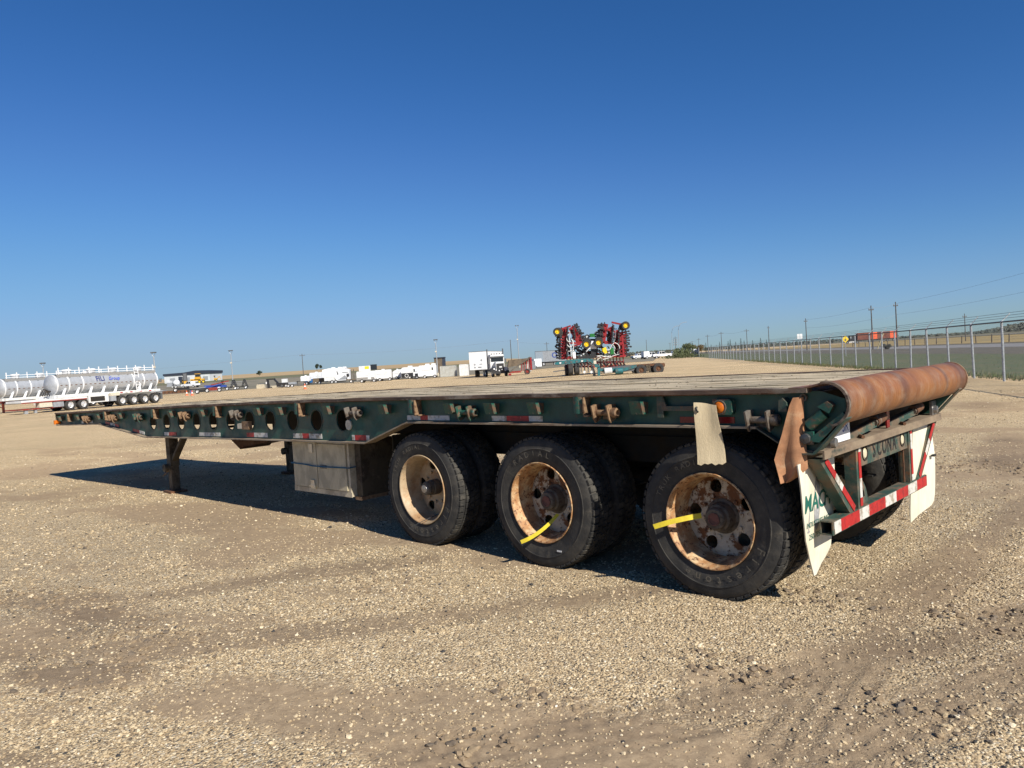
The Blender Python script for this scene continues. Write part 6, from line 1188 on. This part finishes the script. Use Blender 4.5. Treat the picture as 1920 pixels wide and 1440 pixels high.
# ------------------------------------------------------------------ trees and shrubs
def leafy(mb, c, rad, n_, sz, m=0):
    for i in range(n_):
        while True:
            v = Vector((random.uniform(-1, 1), random.uniform(-1, 1), random.uniform(-1, 1)))
            if .25 < v.length < 1: break
        p = Vector((c[0]+v.x*rad[0], c[1]+v.y*rad[1], c[2]+v.z*rad[2])); a = Vector((random.uniform(-1, 1), random.uniform(-1, 1), random.uniform(-1, 1))).normalized(); b = a.orthogonal().normalized(); s_ = sz*random.uniform(.5, 1.3)
        mb.add([p-a*s_, p+b*s_*.6, p+a*s_, p-b*s_*.6], [(0, 1, 2, 3)], m)
    return mb
def broad_tree(px, d, h, w_, label, m_, grp='distant trees', py=None):
    P = col_d(px, d); t = thing('broadleaf_tree', label, 'tree', P, 0, grp); MB().cyl((0,0,-.2), (0,0,h*.5), .18*h/6, .06*h/6, 7).build('trunk', BARK, t); mb = MB()
    for i in range(9): a = random.uniform(0, 6.28); r = random.uniform(0, w_*.33); leafy(mb, (r*math.cos(a), r*math.sin(a), h*random.uniform(.35, .8)), (w_*.22, w_*.22, h*.18), 70, h*.06)
    mb.build('crown', m_, t, smooth=0)
def spruce(px, d, h, label, grp='distant spruces'):
    P = col_d(px, d); t = thing('spruce_tree', label, 'tree', P, random.uniform(0, 6), grp); MB().cyl((0,0,-.2), (0,0,h*.9), .02*h, .006*h, 6).build('trunk', BARK, t); mb = MB()
    for k in range(11):
        f = k/11; r = h*.22*(1-f)+.1; z = h*(.1+.88*f)
        for q in range(11): a = q*.571+k+random.uniform(-.2, .2); rr = r*random.uniform(.7, 1.15); p = Vector((0, 0, z)); e = Vector((rr*math.cos(a), rr*math.sin(a), z-h*.05)); n_ = Vector((-math.sin(a), math.cos(a), 0))*h*.035; mb.add([p, e*.6+p*.4+n_, e, e*.6+p*.4-n_], [(0, 1, 2, 3)])
    mb.build('crown', LEAFB, t, smooth=0)
def shrub(px, py, w_, h, label, m_=None, grp='shrubs', d=None):
    P = at(px, py) if d is None else col_d(px, d); t = thing('shrub', label, 'shrub', P, 0, grp); mb = MB()
    for i in range(8): leafy(mb, (random.uniform(-w_, w_)*.4, random.uniform(-w_, w_)*.3, h*random.uniform(.2, .7)), (w_*.25, w_*.25, h*.3), 60, h*.11)
    mb.build('foliage', m_ or LEAFA, t, smooth=0); MB().cyl((0,0,-.1), (0,0,h*.5), .06, n=6).build('stem', BARK, t)
shrub(1261, 672.5, 8, 1.4, 'low dark shrub in front of the far parked white vehicles'); shrub(1277, 671.5, 7, 2.6, 'tallest dark green shrub in front of the transformer pole'); shrub(1293, 670.8, 6, 1.5, 'low green shrub left of the far gate')
broad_tree(1291, 330, 5.5, 9, 'round green tree behind the far gate', LEAFA); broad_tree(1318, 380, 4.6, 8, 'rusty autumn tree right of the far gate', LEAFO); broad_tree(1303, 420, 5, 8, 'autumn tree just behind the far gate', LEAFO)
sp_l = ['small spruce at the far end of the fence', 'spruce right of the fence end pole', 'slim spruce over the far fence', 'low spruce beyond the distant fence', 'spruce between the distant poles', 'tall spruce left of the middle pole', 'small spruce right of the middle pole', 'spruce behind the far fence rail', 'dark spruce before the road sign', 'tiny spruce near the road sign', 'spruce left of the white road sign', 'spruce under the white road sign']
for i, (px, h) in enumerate(((1327, 5.2), (1337, 4.8), (1347, 4.0), (1353, 5.6), (1369, 5.6), (1373, 6.2), (1383, 4.8), (1393, 6.6), (1399, 5.2), (1415, 5.6), (1430, 6.4), (1441, 5.2))): spruce(px, 360+random.uniform(-30, 60), h, sp_l[i])
broad_tree(597, 640, 6.5, 4.2, 'left tree of the dark pair on the ridge left of the fifth wheel camper', LEAFB); broad_tree(604.5, 640, 5.6, 3.6, 'right tree of the dark pair on the ridge beside the fifth wheel camper', LEAFB); broad_tree(489, 520, 4, 5, 'lone small bush on the stubble field at left', LEAFB)
shrub(1662, 655, 1.3, .9, 'grey round bush beside the wire fence below the orange truck', mat('grey_bush', (.075, .075, .06), .9))
tl = MB()
for i in range(300): px = random.uniform(1700, 1960); d = random.uniform(800, 1000); P = col_d(px, d); hh = 2.2+max(0, px-1835)*.085; leafy(tl, (P.x, P.y, P.z+hh*random.uniform(.1, .6)), (7, 7, hh*.5), 22, 1.6)
for i in range(420): px = random.uniform(1040, 1690); d = random.uniform(800, 1100); P = col_d(px, d); leafy(tl, (P.x, P.y, P.z+2.2), (8, 8, 2.0), 14, 1.4)
tlo = struct(tl.build('far_tree_belt', mat('hazy_far_trees', (.085, .10, .085), .95, 0, (.11, .115, .09), .02), smooth=0), 'stuff'); tlo['label'] = 'low dark belt of trees along the far horizon'
